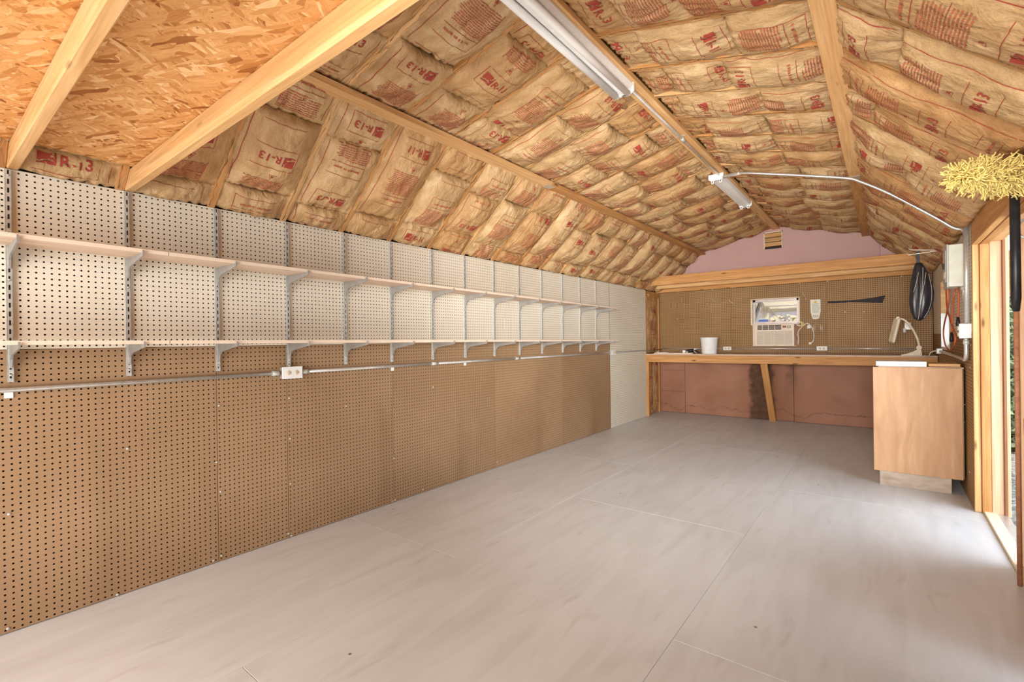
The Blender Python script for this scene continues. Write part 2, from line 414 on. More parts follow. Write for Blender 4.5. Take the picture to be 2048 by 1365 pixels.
def add_tube(bm, pts, r, seg=8, mi=0, cap=True):
    P = [Vector(p) for p in pts]; rings = []
    prev = None
    for i, p in enumerate(P):
        t = (P[min(i + 1, len(P) - 1)] - P[max(i - 1, 0)]).normalized()
        if prev is None:
            a = Vector((0, 0, 1)) if abs(t.z) < 0.9 else Vector((1, 0, 0)); nrm = t.cross(a).normalized()
        else: nrm = (prev - t * prev.dot(t)).normalized()
        prev = nrm; bi = t.cross(nrm); rr = r[i] if isinstance(r, (list, tuple)) else r
        rings.append([bm.verts.new(p + nrm * rr * math.cos(2 * PI * k / seg) + bi * rr * math.sin(2 * PI * k / seg)) for k in range(seg)])
    for a, b_ in zip(rings, rings[1:]):
        for k in range(seg):
            f = bm.faces.new((a[k], a[(k + 1) % seg], b_[(k + 1) % seg], b_[k])); f.material_index = mi; f.smooth = True
    if cap:
        bm.faces.new(rings[0][::-1]).material_index = mi; bm.faces.new(rings[-1]).material_index = mi


def tube(name, pts, r, m, parent=None, seg=10, smooth=0):
    if smooth: pts = smooth_path(pts, smooth)
    c = Vector(pts[0]); bm = bmesh.new(); add_tube(bm, [Vector(p) - c for p in pts], r, seg)
    return from_bm(name, bm, m, parent, Matrix.Translation(c))


def add_lathe(bm, prof, seg=28, centre=(0, 0, 0), mi=0):
    c = Vector(centre); rings = []
    for (r, z) in prof: rings.append([bm.verts.new(c + Vector((r * math.cos(2 * PI * k / seg), r * math.sin(2 * PI * k / seg), z))) for k in range(seg)])
    for a, b_ in zip(rings, rings[1:]):
        for k in range(seg):
            f = bm.faces.new((a[k], a[(k + 1) % seg], b_[(k + 1) % seg], b_[k])); f.smooth = True; f.material_index = mi
    return rings


def add_prism(bm, pts, axis, a0, a1, mi=0):
    """polygon pts (2D) extruded along axis"""
    def mk(p, a):
        q = [0, 0, 0]; ax = [i for i in range(3) if i != axis]; q[ax[0]], q[ax[1]] = p; q[axis] = a; return Vector(q)
    A = [bm.verts.new(mk(p, a0)) for p in pts]; B = [bm.verts.new(mk(p, a1)) for p in pts]
    n = len(pts)
    bm.faces.new(A[::-1]).material_index = mi; bm.faces.new(B).material_index = mi
    for i in range(n): bm.faces.new((A[i], A[(i + 1) % n], B[(i + 1) % n], B[i])).material_index = mi


def P(axis, val, px, py):
    """the point of a real plane (axis = val) that the photograph shows at a pixel"""
    d = fwd + rgt * ((px - 1024) / F_PX) - upv * ((py - 682.5) / F_PX)
    t = (val - EYE[axis]) / d[axis]
    return EYE + d * t


# ------------------------------------------------------------------ shed dimensions
XR = 3.46; YB = 7.92; YF = -2.6; ZW = 2.0; ZP = 1.22
KL = (0.69, 2.60); KR = (2.79, 2.60); RG = (1.74, 2.85)


def peg_mesh(w, h, skip=None, r=0.0042, pitch=0.0254, full=None):
    """perforated board as real holes: 4 quads and 4 triangles around each; local u along X, v along Z, y = 0"""
    nu = max(1, round(w / pitch)); nv = max(1, round(h / pitch)); cu = w / nu; cv = h / nv
    I, J = np.meshgrid(np.arange(nu), np.arange(nv), indexing='ij'); I = I.ravel(); J = J.ravel()
    cx = (I + 0.5) * cu; cz = (J + 0.5) * cv
    if skip is not None:
        x0, x1, z0, z1 = skip
        keep = ~((cx > x0) & (cx < x1) & (cz > z0) & (cz < z1)); I = I[keep]; J = J[keep]; cx = cx[keep]; cz = cz[keep]
    n = len(I)
    gid = -np.ones((nu + 1) * (nv + 1), dtype=np.int64)
    cor = np.stack([I * (nv + 1) + J, (I + 1) * (nv + 1) + J, (I + 1) * (nv + 1) + J + 1, I * (nv + 1) + J + 1], 1)
    used = np.unique(cor); gid[used] = np.arange(len(used))
    gv = np.stack([(used // (nv + 1)) * cu, np.zeros(len(used)), (used % (nv + 1)) * cv], 1)
    cor = gid[cor]
    ang = np.deg2rad(-112.5 + 45 * np.arange(8))
    ov = np.stack([cx[:, None] + r * np.cos(ang), np.zeros((n, 8)), cz[:, None] + r * np.sin(ang)], 2).reshape(-1, 3)
    oi_ = len(used) + np.arange(n)[:, None] * 8 + np.arange(8)
    faces = []
    # side k (bottom, right, top, left): corners k,k+1 with oct 2k, 2k+1 ; corner k+1 with oct 2k+1, 2k+2
    loops = []; starts = []; tot = []
    for k in range(4):
        q = np.stack([cor[:, k], cor[:, (k + 1) % 4], oi_[:, 2 * k + 1], oi_[:, 2 * k]], 1)
        t = np.stack([cor[:, (k + 1) % 4], oi_[:, (2 * k + 2) % 8], oi_[:, 2 * k + 1]], 1)
        loops.append(q.ravel()); tot += [4] * n
        loops.append(t.ravel()); tot += [3] * n
    loops = np.concatenate(loops); tot = np.array(tot); starts = np.concatenate([[0], np.cumsum(tot)[:-1]])
    V = np.concatenate([gv, ov])
    me = bpy.data.meshes.new('pegboard')
    me.vertices.add(len(V)); me.vertices.foreach_set('co', V.ravel().astype(np.float32))
    me.loops.add(len(loops)); me.loops.foreach_set('vertex_index', loops.astype(np.int32))
    me.polygons.add(len(tot)); me.polygons.foreach_set('loop_start', starts.astype(np.int32)); me.polygons.foreach_set('loop_total', tot.astype(np.int32))
    me.update(); return me


PEG = {}


def pegboard(parent, origin, xdir, w, h, m, skip=None):
    key = (round(w, 3), round(h, 3), m, skip)
    if key not in PEG:
        PEG[key] = peg_mesh(w, h, skip, 0.0058 if m == 'peg_back' else 0.0042); PEG[key].materials.append(M[m])
    x = Vector(xdir).normalized(); z = Vector((0, 0, 1)); y = z.cross(x)
    mw = Matrix(((x.x, y.x, 0, origin[0]), (x.y, y.y, 0, origin[1]), (x.z, y.z, 1, origin[2]), (0, 0, 0, 1)))
    return link('pegboard_panel', PEG[key], parent, mw)


def screw(parent, p, nrm, r=0.006):
    bm = bmesh.new(); n = Vector(nrm)
    add_tube(bm, [(0, 0, 0), n * 0.002, n * 0.004], [r, r, r * 0.6], 8)
    return from_bm('screw', bm, 'zinc', parent, Matrix.Translation(p))


# ================================================================== SETTING
# floor: painted plywood sheets laid in three columns
bm = bmesh.new(); add_box(bm, (-0.1, YF, -0.06), (3.62, YB + 0.1, -0.02))
floor = struct(from_bm('floor', bm, 'toe_wood'))
for (x0, x1, cuts) in ((-0.095, 1.035, (YF, -0.51, 1.93, 4.37, 6.81, YB + 0.05)), (1.035, 2.28, (YF, -1.65, 0.79, 3.23, 5.67, YB + 0.05)), (2.28, 3.50, (YF, -0.51, 1.93, 4.37, 6.81, YB + 0.05))):
    for a, c in zip(cuts, cuts[1:]):
        g = 0.0007
        o = box('plywood_sheet', (x0 + g, a + g, -0.02), (x1 - g, c - g, 0.0), 'painted_ply', floor, 0.0012)
        # one shared coordinate frame so the boards differ but keep real grain
# left wall
bm = bmesh.new(); add_box(bm, (-0.14, YF, -0.02), (-0.10, YB + 0.1, 2.06)); add_box(bm, (-0.10, YF, 0), (-0.012, 7.24, 1.99), mi=1)
add_box(bm, (-0.10, YF, 1.955), (-0.011, YB, 1.993), mi=2)
wall_l = struct(from_bm('wall_left', bm, ['near_black', 'backing', 'pine']))
for a, c in ((-2.6, -1.34), (-1.34, 1.10), (1.10, 3.54), (3.54, 5.985)):
    pegboard(wall_l, (0, a + 0.0015, ZP), (0, 1, 0), c - a - 0.003, ZW - ZP, 'peg_white')
pegboard(wall_l, (0.002, 5.988, 0.003), (0, 1, 0), 7.25 - 5.988, ZW - 0.003, 'peg_white')
for a, c in ((-2.6, -1.35), (-1.35, -0.13), (-0.13, 1.095), (1.095, 1.497), (1.497, 2.316), (2.316, 3.525), (3.525, 4.765), (4.765, 5.985)):
    pegboard(wall_l, (0, a + 0.0012, 0.004), (0, 1, 0), c - a - 0.0024, ZP - 0.006, 'peg_brown')
for (px, py) in ((18, 1029), (16, 1258), (255, 898), (235, 1190), (433, 925), (427, 1122), (443, 1112), (438, 812), (441, 984), (577, 1068), (583, 1072), (578, 797), (580, 878), (581, 968),
                 (788, 917), (786, 1003), (790, 1001), (846, 980), (692, 813), (425, 422), (866, 775), (994, 925)):
    screw(wall_l, P(0, 0.001, px, py), (1, 0, 0))
# open stud bay at the far left corner, with its batt
beam('stud', (-0.052, 7.272, 0.0), (-0.052, 7.272, 1.955), 0.038, 0.089, 'pine', wall_l, (1, 0, 0))
beam('stud', (-0.052, 7.85, 0.0), (-0.052, 7.85, 1.955), 0.038, 0.089, 'pine_orange', wall_l, (1, 0, 0))
beam('stud', (-0.052, 7.42, 1.93), (-0.052, 7.83, 1.93), 0.089, 0.05, 'pine_orange', wall_l)

# back wall with window opening
WX0, WX1, WZ0, WZ1 = 1.395, 2.018, 1.09, 1.795
bm = bmesh.new()
for lo, hi in (((-0.14, YB + 0.014, -0.02), (WX0, YB + 0.1, 2.05)), ((WX1, YB + 0.014, -0.02), (XR + 0.15, YB + 0.1, 2.05)),
               ((WX0, YB + 0.014, -0.02), (WX1, YB + 0.1, WZ0)), ((WX0, YB + 0.014, WZ1), (WX1, YB + 0.1, 2.05))):
    add_box(bm, lo, hi)
gab = [(-0.14, 2.05), (0.66, 2.82), (1.74, 3.08), (2.83, 2.82), (3.62, 2.05)]
add_prism(bm, gab, 1, YB + 0.02, YB + 0.1)
wall_b = struct(from_bm('wall_back', bm, 'backing'))
# pegboards above the bench
Z0 = 0.995; HB = 1.06
def bpeg(x0, x1):
    sk = None
    if x0 < WX1 and x1 > WX0: sk = (round(WX0 - x0 - 0.004, 3), round(WX1 - x0 + 0.004, 3), round(WZ0 - Z0 - 0.005, 3), round(WZ1 - Z0 + 0.004, 3))
    pegboard(wall_b, (x0 + 0.0015, YB, Z0), (1, 0, 0), x1 - x0 - 0.003, HB, 'peg_back', sk)
bpeg(-0.06, 1.10); bpeg(1.10, 2.342); bpeg(2.342, XR - 0.01)
for (px, py) in ((1356, 585), (1425, 580), (1599, 567), (1655, 563), (1725, 558), (1803, 553), (1414, 608), (1369, 609), (1355, 638), (1728, 624), (1690, 624), (1652, 700)):
    screw(wall_b, P(1, YB - 0.001, px, py), (0, -1, 0), 0.007)
# pink foam below the bench
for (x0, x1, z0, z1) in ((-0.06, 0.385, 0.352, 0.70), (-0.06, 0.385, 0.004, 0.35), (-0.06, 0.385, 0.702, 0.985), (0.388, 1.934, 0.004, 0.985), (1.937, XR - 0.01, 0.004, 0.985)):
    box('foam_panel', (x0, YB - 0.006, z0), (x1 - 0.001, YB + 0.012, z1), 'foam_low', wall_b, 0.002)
# gable foam
def roofz(x, off=0.0):
    if x < KL[0]: z = 2.0 + x / KL[0] * (KL[1] - 2.0)
    elif x < RG[0]: z = KL[1] + (x - KL[0]) / (RG[0] - KL[0]) * (RG[1] - KL[1])
    elif x < KR[0]: z = RG[1] + (x - RG[0]) / (KR[0] - RG[0]) * (KR[1] - RG[1])
    else: z = KR[1] + (x - KR[0]) / (XR - KR[0]) * (2.0 - KR[1])
    return z + off
for (x0, x1) in ((0.02, 0.478), (0.481, 2.936), (2.939, 3.44)):
    xs = [x0] + [k for k in (KL[0], RG[0], KR[0]) if x0 < k < x1] + [x1]
    pts = [(x0, 2.05), (x1, 2.05)] + [(x, roofz(x, 0.10)) for x in reversed(xs)]
    bm = bmesh.new(); add_prism(bm, pts, 1, YB + 0.0, YB + 0.02)
    from_bm('foam_panel', bm, 'foam_top', wall_b)

# right wall (door opening 3.0..4.55, window 6.06..6.87)
RY0, RY1, RZ0, RZ1 = 6.06, 6.87, 1.09, 1.80
DY0, DY1, DZ = 2.30, 4.60, 1.85
bm = bmesh.new()
X0, X1 = XR + 0.004, XR + 0.09
for lo, hi in (((X0, DY1, -0.02), (X1, RY0, 2.02)), ((X0, RY1, -0.02), (X1, YB + 0.1, 2.02)), ((X0, RY0, -0.02), (X1, RY1, RZ0)), ((X0, RY0, RZ1), (X1, RY1, 2.02)),
               ((X0, YF, -0.02), (X1, DY0, 2.02))):
    add_box(bm, lo, hi)
wall_r = struct(from_bm('wall_right', bm, 'backing'))
def rpeg(y0, y1, z0, z1, m):
    sk = None
    if y0 < RY1 and y1 > RY0 and z1 > RZ0: sk = (round(y1 - RY1 - 0.004, 3), round(y1 - RY0 + 0.004, 3), round(RZ0 - z0 - 0.004, 3), round(RZ1 - z0 + 0.004, 3))
    pegboard(wall_r, (XR - 0.004, y1 - 0.0015, z0), (0, -1, 0), y1 - y0 - 0.003, z1 - z0, m, sk)
rpeg(4.605, 6.45, 1.24, 2.03, 'peg_white'); rpeg(6.45, YB - 0.01, 1.24, 2.03, 'peg_white')
rpeg(4.605, 6.45, 0.004, 1.238, 'peg_back'); rpeg(6.45, YB - 0.01, 0.004, 1.238, 'peg_back')
for (px, py) in ((1904, 578), (1873, 585), (1942, 691), (1941, 735), (1930, 810), (1929, 845), (1940, 945)):
    screw(wall_r, P(0, XR - 0.005, px, py), (-1, 0, 0), 0.005)

# front wall behind the viewer: open wide, only posts and header
bm = bmesh.new()
add_box(bm, (-0.14, YF - 0.1, -0.02), (0.35, YF, 2.1)); add_box(bm, (3.35, YF - 0.1, -0.02), (3.62, YF, 2.1)); add_box(bm, (0.35, YF - 0.1, 2.25), (3.35, YF, 2.6))
add_prism(bm, [(-0.14, 2.1), (0.66, 2.82), (1.74, 3.08), (2.83, 2.82), (3.62, 2.1), (3.35, 2.1), (3.35, 2.6), (0.35, 2.6), (0.35, 2.1)], 1, YF - 0.1, YF)
struct(from_bm('wall_front', bm, 'pine_orange'))

# ================================================================== ROOF
bm = bmesh.new()
T = 0.14
rp = [(-0.16, 1.99), KL, RG, KR, (3.62, 1.99)]
outer = [(-0.16, 2.05), (KL[0] - 0.06, KL[1] + 0.14), (RG[0], RG[1] + 0.16), (KR[0] + 0.06, KR[1] + 0.14), (3.62, 2.05)]
for a, c in zip(outer, outer[1:]):
    add_prism(bm, [a, c, (c[0], c[1] + 0.03), (a[0], a[1] + 0.03)], 1, YF - 0.1, YB + 0.1)
ceiling = struct(from_bm('ceiling', bm, 'osb'))

RY = [1.08 + 0.4064 * k for k in range(-9, 17)]
RY = [y for y in RY if YF + 0.05 < y < YB - 0.1]
def rafter(p0, p1, y, m):
    d = (Vector((p1[0], 0, p1[1])) - Vector((p0[0], 0, p0[1]))).normalized(); nrm = Vector((-d.z, 0, d.x))
    if nrm.z < 0: nrm = -nrm
    q0 = Vector((p0[0], y, p0[1])) + nrm * 0.045; q1 = Vector((p1[0], y, p1[1])) + nrm * 0.045
    beam('rafter', q0, q1, 0.038, 0.09, m, ceiling, nrm, 0.002)
for i, y in enumerate(RY):
    mm = ('pine_orange', 'pine', 'pine')[i % 3]
    if i % 4 == 1: mm = 'pine_pale'
    rafter((0.0, 2.0), KL, y, mm); rafter(KL, (RG[0] - 0.02, RG[1] - 0.005), y, mm)
    rafter((XR, 2.0), KR, y, mm); rafter(KR, (RG[0] + 0.02, RG[1] - 0.005), y, mm)
# purlins and ridge board, lying flat below the rafters
beam('purlin', (0.69, YF, 2.575), (0.69, 3.46, 2.575), 0.089, 0.038, 'pine_pale', ceiling)
beam('purlin', (0.69, 3.463, 2.575), (0.69, YB, 2.575), 0.089, 0.038, 'pine', ceiling)
beam('purlin', (2.792, YF, 2.575), (2.792, 4.93, 2.575), 0.089, 0.038, 'pine_pale', ceiling)
beam('purlin', (2.792, 4.933, 2.575), (2.792, YB, 2.575), 0.089, 0.038, 'pine', ceiling)
beam('ridge_board', (1.735, YF, 2.83), (1.735, YB, 2.83), 0.10, 0.038, 'pine_pale', ceiling)
for (x, y, z) in ((0.70, 3.46, 2.5545), (2.79, 4.93, 2.5545)):
    bm = bmesh.new(); add_box(bm, (-0.035, -0.05, -0.001), (0.035, 0.05, 0.001)); from_bm('splice_plate', bm, 'metal', ceiling, Matrix.Translation((x, y, z)))


# glyphs for the printing on the insulation paper
def glyphs(txt, size):
    cu = bpy.data.curves.new('t', 'FONT'); cu.body = txt; cu.size = size; cu.resolution_u = 2; cu.offset = size * 0.018
    o = bpy.data.objects.new('t', cu); C.objects.link(o)
    me = o.to_mesh(); vs = np.array([v.co[:2] for v in me.vertices]); fs = [tuple(p.vertices) for p in me.polygons]
    for _ in range(2):      # finer triangles, so the letters follow the curved paper
        pts = [tuple(p) for p in vs]; idx = {}; nf = []
        def mid(i, j):
            k = (min(i, j), max(i, j))
            if k not in idx: idx[k] = len(pts); pts.append(((pts[i][0] + pts[j][0]) / 2, (pts[i][1] + pts[j][1]) / 2))
            return idx[k]
        for f in fs:
            for q in range(1, len(f) - 1):
                a, b_, c = f[0], f[q], f[q + 1]; d, e, g = mid(a, b_), mid(b_, c), mid(c, a)
                nf += [(a, d, g), (d, b_, e), (g, e, c), (d, e, g)]
        vs = np.array(pts); fs = nf
    o.to_mesh_clear(); bpy.data.objects.remove(o); bpy.data.curves.remove(cu)
    return vs, fs
G13 = glyphs('R-13', 0.062); G11 = glyphs('R-11', 0.062)


def add_pr(V, F, I, verts, faces, mi):
    o = len(V); V.extend(verts); F.extend(tuple(i + o for i in f) for f in faces); I.extend([mi] * len(faces))


def grid_rect(u0, v0, u1, v1, nu, nv, drop=None):
    vs = [(u0 + (u1 - u0) * i / nu, v0 + (v1 - v0) * j / nv) for j in range(nv + 1) for i in range(nu + 1)]
    fs = []
    for j in range(nv):
        for i in range(nu):
            if drop and drop((i + 0.5) / nu, (j + 0.5) / nv): continue
            a = j * (nu + 1) + i; fs.append((a, a + 1, a + nu + 2, a + nu + 1))
    return vs, fs


def print_layout(rng, L, w, full=True):
    """flat print in (u across, v along) metres; returns verts, faces, material index (1 logo ink, 2 faded ink)"""
    V, F, I = [], [], []
    hw = w * 0.30
    v = -rng.uniform(0.0, 0.62)
    t = 0.0028
    def hline(v_, a, b_): add_pr(V, F, I, *grid_rect(a, v_ - t / 2, b_, v_ + t / 2, 10, 1), 1)
    def vline(u_, a, b_): add_pr(V, F, I, *grid_rect(u_ - t / 2, a, u_ + t / 2, b_, 1, max(2, int((b_ - a) / 0.03))), 1)
    while v < L:
        g = G13 if rng.random() < 0.88 else G11
        # box with the logo and the rating
        hline(v, -hw, hw); hline(v + 0.125, -hw, hw); vline(hw if rng.random() < .5 else -hw, v, v + 0.125)
        lu = -hw + 0.012
        sw = lambda a, b_: abs((a + 0.1) ** 2 + (b_ - 1.1) ** 2 - 0.95) < 0.075 or (0.2 < a < 0.8 and abs(b_ - 0.3) < 0.06)
        add_pr(V, F, I, *grid_rect(lu, v + 0.035, lu + 0.062, v + 0.095, 9, 9, sw), 1)
        gv = [(lu + 0.070 + x, v + 0.042 + y) for x, y in g[0]]
        add_pr(V, F, I, gv, g[1], 1)
        # warning triangle
        a = v + 0.165; s = 0.042; c0 = -0.02
        for (p, q) in (((-s / 2, 0), (s / 2, 0)), ((s / 2, 0), (0, s)), ((0, s), (-s / 2, 0))):
            d = Vector((q[0] - p[0], q[1] - p[1])).normalized(); n_ = Vector((-d.y, d.x)) * 0.0022
            add_pr(V, F, I, [(c0 + p[0], a + p[1]), (c0 + q[0], a + q[1]), (c0 + q[0] + n_.x, a + q[1] + n_.y), (c0 + p[0] + n_.x, a + p[1] + n_.y)], [(0, 1, 2, 3)], 1)
        add_pr(V, F, I, *grid_rect(c0 - 0.006, a + 0.008, c0 + 0.006, a + 0.024, 1, 1), 1)
        # paragraph rows
        r0_ = v + 0.22
        for k in range(14):
            rv = r0_ + k * 0.0125
            if k in (6,): hline(rv + 0.003, -hw, hw)
            u = -hw + (0.0 if k % 7 else 0.02)
            end = hw * (0.95 if k % 7 != 6 else 0.3) * rng.uniform(0.85, 1)
            while u < end:
                wl_ = rng.uniform(0.008, 0.03); e = min(u + wl_, end)
                add_pr(V, F, I, *grid_rect(u, rv, e, rv + 0.0062, 3 if e - u > 0.014 else 1, 1), 2)
                u = e + 0.004
        hline(v + 0.41, -hw, hw)
        # heading row
        u = -hw * 0.7; rv = v + 0.435
        while u < hw * 0.8:
            e = u + rng.uniform(0.006, 0.016)
            add_pr(V, F, I, [(u, rv), (e, rv), (e, rv + 0.012), (u, rv + 0.012)], [(0, 1, 2, 3)], 2); u = e + (0.003 if rng.random() < .75 else 0.010)
        hline(v + 0.49, -hw, hw); vline(-hw, v + 0.21, v + 0.49); 
        v += 0.62
    # long line along one edge of the sheet
    add_pr(V, F, I, *grid_rect(w * 0.41, 0.02, w * 0.41 + 0.0028, L - 0.02, 1, 14), 1)
    return V, F, I


def make_batt(p0, p1, y0, y1, seed, bulge=0.07, flat0=False, flat1=False, fine=1.0, stub=False):
    """one stapled insulation batt from p0 to p1 (x,z of the rafter undersides) between two rafters; origin at its middle"""
    rng = random.Random(seed); nr = np.random.RandomState(seed)
    a = Vector((p0[0], 0, p0[1])); c = Vector((p1[0], 0, p1[1])); d = (c - a); L = d.length; d.normalize()
    nrm = Vector((d.z, 0, -d.x))
    if nrm.z > 0: nrm = -nrm            # into the room
    w = y1 - y0
    nl = max(8, int(L / 0.019 * fine)); nw = int(26 * fine)
    ph = nr.uniform(0, 6.28, 16); k1 = nr.uniform(0.7, 1.3, 16)
    lipend = 1.0; B = bulge * rng.uniform(0.8, 1.25); skew = rng.uniform(-0.25, 0.25); tilt = rng.uniform(-0.3, 0.3)
    pucker = [(rng.uniform(0, 1), rng.choice((-1, 1)), rng.uniform(0.04, 0.10), rng.uniform(0.4, 1.0)) for _ in range(3)]

    def height(s, t):
        """s in -1..1 across, t in metres along"""
        q = np.clip(t / L, 0, 1)
        sk = np.clip(s + skew * (1 - s * s) * 0.5, -1, 1)
        prof = np.clip(1 - np.abs(sk) ** 2.4, 0, 1) ** 0.85
        endl = np.clip((L - t) / 0.030, 0, 1) ** 0.4 if not flat1 else np.clip((L - t) / 0.20, 0.02, 1) ** 0.8
        beg = np.clip(t / 0.17 + 0.04, 0, 1) ** 0.8 if not flat0 else np.clip(t / 0.20 + 0.03, 0, 1)
        if stub: beg = np.clip(t / 0.05 + 0.45, 0, 1) ** 0.6
        env = (0.72 + 0.28 * np.sin(np.pi * np.clip(q * 0.9 + 0.12 + tilt * 0.1, 0, 1))) * endl * beg
        H = B * prof * env
        # wrinkles: creases that fan from the stapled edges and corners
        W1 = np.abs(np.sin(s * 9.5 * k1[0] + 3.1 * q * k1[1] + ph[0] + 1.1 * np.sin(t * 13 + ph[1])))
        W2 = np.abs(np.sin(s * 19 * k1[2] - 4.0 * q * k1[3] + ph[2] + 0.9 * np.sin(t * 21 + ph[3])))
        W3 = np.sin(t * 46 * k1[4] + 4 * s * k1[5] + ph[4]) * (np.abs(s) ** 3)
        W4 = np.sin(t * 17 * k1[6] + 2.5 * s + ph[5]) * np.sin(s * 5 * k1[7] + ph[6])
        near_end = np.exp(-(L - t) / 0.10) + np.exp(-t / 0.10)
        H = H - 0.013 * (1 - W1) ** 3 * prof * (0.5 + near_end) - 0.009 * (1 - W2) ** 3 * prof * (0.45 + near_end) + 0.004 * W3 + 0.006 * W4 * prof
        for (pq, ps, pr_, pa) in pucker:
            dd = ((q - pq) * L / pr_) ** 2 + ((s - ps * 0.95) * w / 2 / 0.05) ** 2
            H = H - 0.018 * pa * np.exp(-dd)
        return H

    edge0 = 0.020 * nr.uniform(-0.3, 1.0, nl + 1); edge1 = 0.020 * nr.uniform(-0.3, 1.0, nl + 1)
    ker = np.array([1, 2, 1]) / 4
    edge0 = np.convolve(edge0, ker, 'same'); edge1 = np.convolve(edge1, ker, 'same')
    ts = np.linspace(0, L, nl + 1)
    ss = np.sin(np.linspace(-PI / 2, PI / 2, nw + 1)) * 0.75 + np.linspace(-1, 1, nw + 1) * 0.25
    Sg, Tg = np.meshgrid(ss, ts, indexing='ij')
    H = height(Sg, Tg)
    endcurve = 0.02 * nr.uniform(-1, 1); Tw = Tg + endcurve * (1 - Sg ** 2) * (Tg / L)
    Yg = Sg * w / 2
    Yg[0] -= edge0; Yg[-1] += edge1
    H[0] = 0.0055 + 0.1 * edge0; H[-1] = 0.0055 + 0.1 * edge1
    # local frame: X along, Y across, Z out of the roof into the room
    Vx = (Tw - L / 2).ravel(); Vy = Yg.ravel(); Vz = (H - 0.004).ravel()
    verts = np.stack([Vx, Vy, Vz], 1)
    nT = nl + 1
    ii, jj = np.meshgrid(np.arange(nw), np.arange(nl), indexing='ij'); ii = ii.ravel(); jj = jj.ravel()
    A = ii * nT + jj
    faces = np.stack([A, A + 1, A + nT + 1, A + nT], 1).tolist(); mi = [0] * len(faces)
    base = len(verts); vlist = verts.tolist()
    # closing faces at both ends and along both sides, going back up into the bay
    ring = [i * nT for i in range(nw + 1)]; ring2 = [i * nT + nl for i in range(nw + 1)]
    for rg, sgn in ((ring, 1), (ring2, -1)):
        o = len(vlist)
        for k in rg: x, y_, z_ = vlist[k]; vlist.append([x + sgn * 0.012, y_, -0.075])
        for k in range(nw):
            f = [rg[k], rg[k + 1], o + k + 1, o + k]; faces.append(f if sgn > 0 else f[::-1]); mi.append(0)
    for edge, sgn in ((0, 1), (nw, -1)):
        rg = [edge * nT + j for j in range(nT)]; o = len(vlist)
        for k in rg: x, y_, z_ = vlist[k]; vlist.append([x, y_ + sgn * 0.02, -0.075])
        for k in range(nl):
            f = [rg[k], o + k, o + k + 1, rg[k + 1]]; faces.append(f if sgn > 0 else f[::-1]); mi.append(0)
    # the printing follows the same surface, 2 mm proud
    PV, PF, PI_ = print_layout(rng, L, w)
    pv = np.array(PV); pv[:, 0] *= -1; flip = rng.random() < 0.5
    if flip: pv[:, 1] = L - pv[:, 1]; pv[:, 0] = -pv[:, 0]
    off = rng.uniform(-0.02, 0.02)
    inside = (pv[:, 1] > 0.012) & (pv[:, 1] < L - 0.012)
    s_ = np.clip((pv[:, 0] + off) / (w / 2), -1, 1)
    tq = np.clip(pv[:, 1], 0, L - 1e-6); I0 = np.clip(np.searchsorted(ss, s_) - 1, 0, nw - 1); J0 = np.clip((tq / (L / nl)).astype(int), 0, nl - 1)
    fa = np.clip((s_ - ss[I0]) / (ss[I0 + 1] - ss[I0]), 0, 1); fb = tq / (L / nl) - J0
    ha, hb, hc, hd_ = H[I0, J0], H[I0 + 1, J0], H[I0, J0 + 1], H[I0 + 1, J0 + 1]
    hz = np.maximum((ha * (1 - fa) + hb * fa) * (1 - fb) + (hc * (1 - fa) + hd_ * fa) * fb, np.where(fa + fb < 1, ha + (hb - ha) * fa + (hc - ha) * fb, hd_ + (hc - hd_) * (1 - fa) + (hb - hd_) * (1 - fb))) - 0.004 + 0.0026
    px_ = pv[:, 1] + endcurve * (1 - s_ ** 2) * (pv[:, 1] / L) - L / 2
    o = len(vlist); vlist += np.stack([px_, pv[:, 0] + off, hz], 1).tolist()
    for f, q in zip(PF, PI_):
        if all(inside[k] for k in f): faces.append([k + o for k in f]); mi.append(q)
    me = bpy.data.meshes.new('insulation_batt'); me.from_pydata(vlist, [], faces)
    me.polygons.foreach_set('material_index', np.array(mi, dtype=np.int32))
    me.polygons.foreach_set('use_smooth', np.ones(len(faces), dtype=bool)); me.update()
    for x in ('kraft', 'ink_red', 'ink_faded'): me.materials.append(M[x])
    ctr = (a + c) / 2; X = d; Zv = nrm; Yv = Zv.cross(X)
    mw = Matrix(((X.x, Yv.x, Zv.x, ctr.x), (X.y, Yv.y, Zv.y, (y0 + y1) / 2), (X.z, Yv.z, Zv.z, ctr.z), (0, 0, 0, 1)))
    return link('insulation_batt', me, ceiling, mw)


def seg_pts(p0, p1, cuts):
    q = [0.0] + cuts + [1.0]
    P_ = [(p0[0] + (p1[0] - p0[0]) * t, p0[1] + (p1[1] - p0[1]) * t) for t in q]
    return list(zip(P_, P_[1:]))


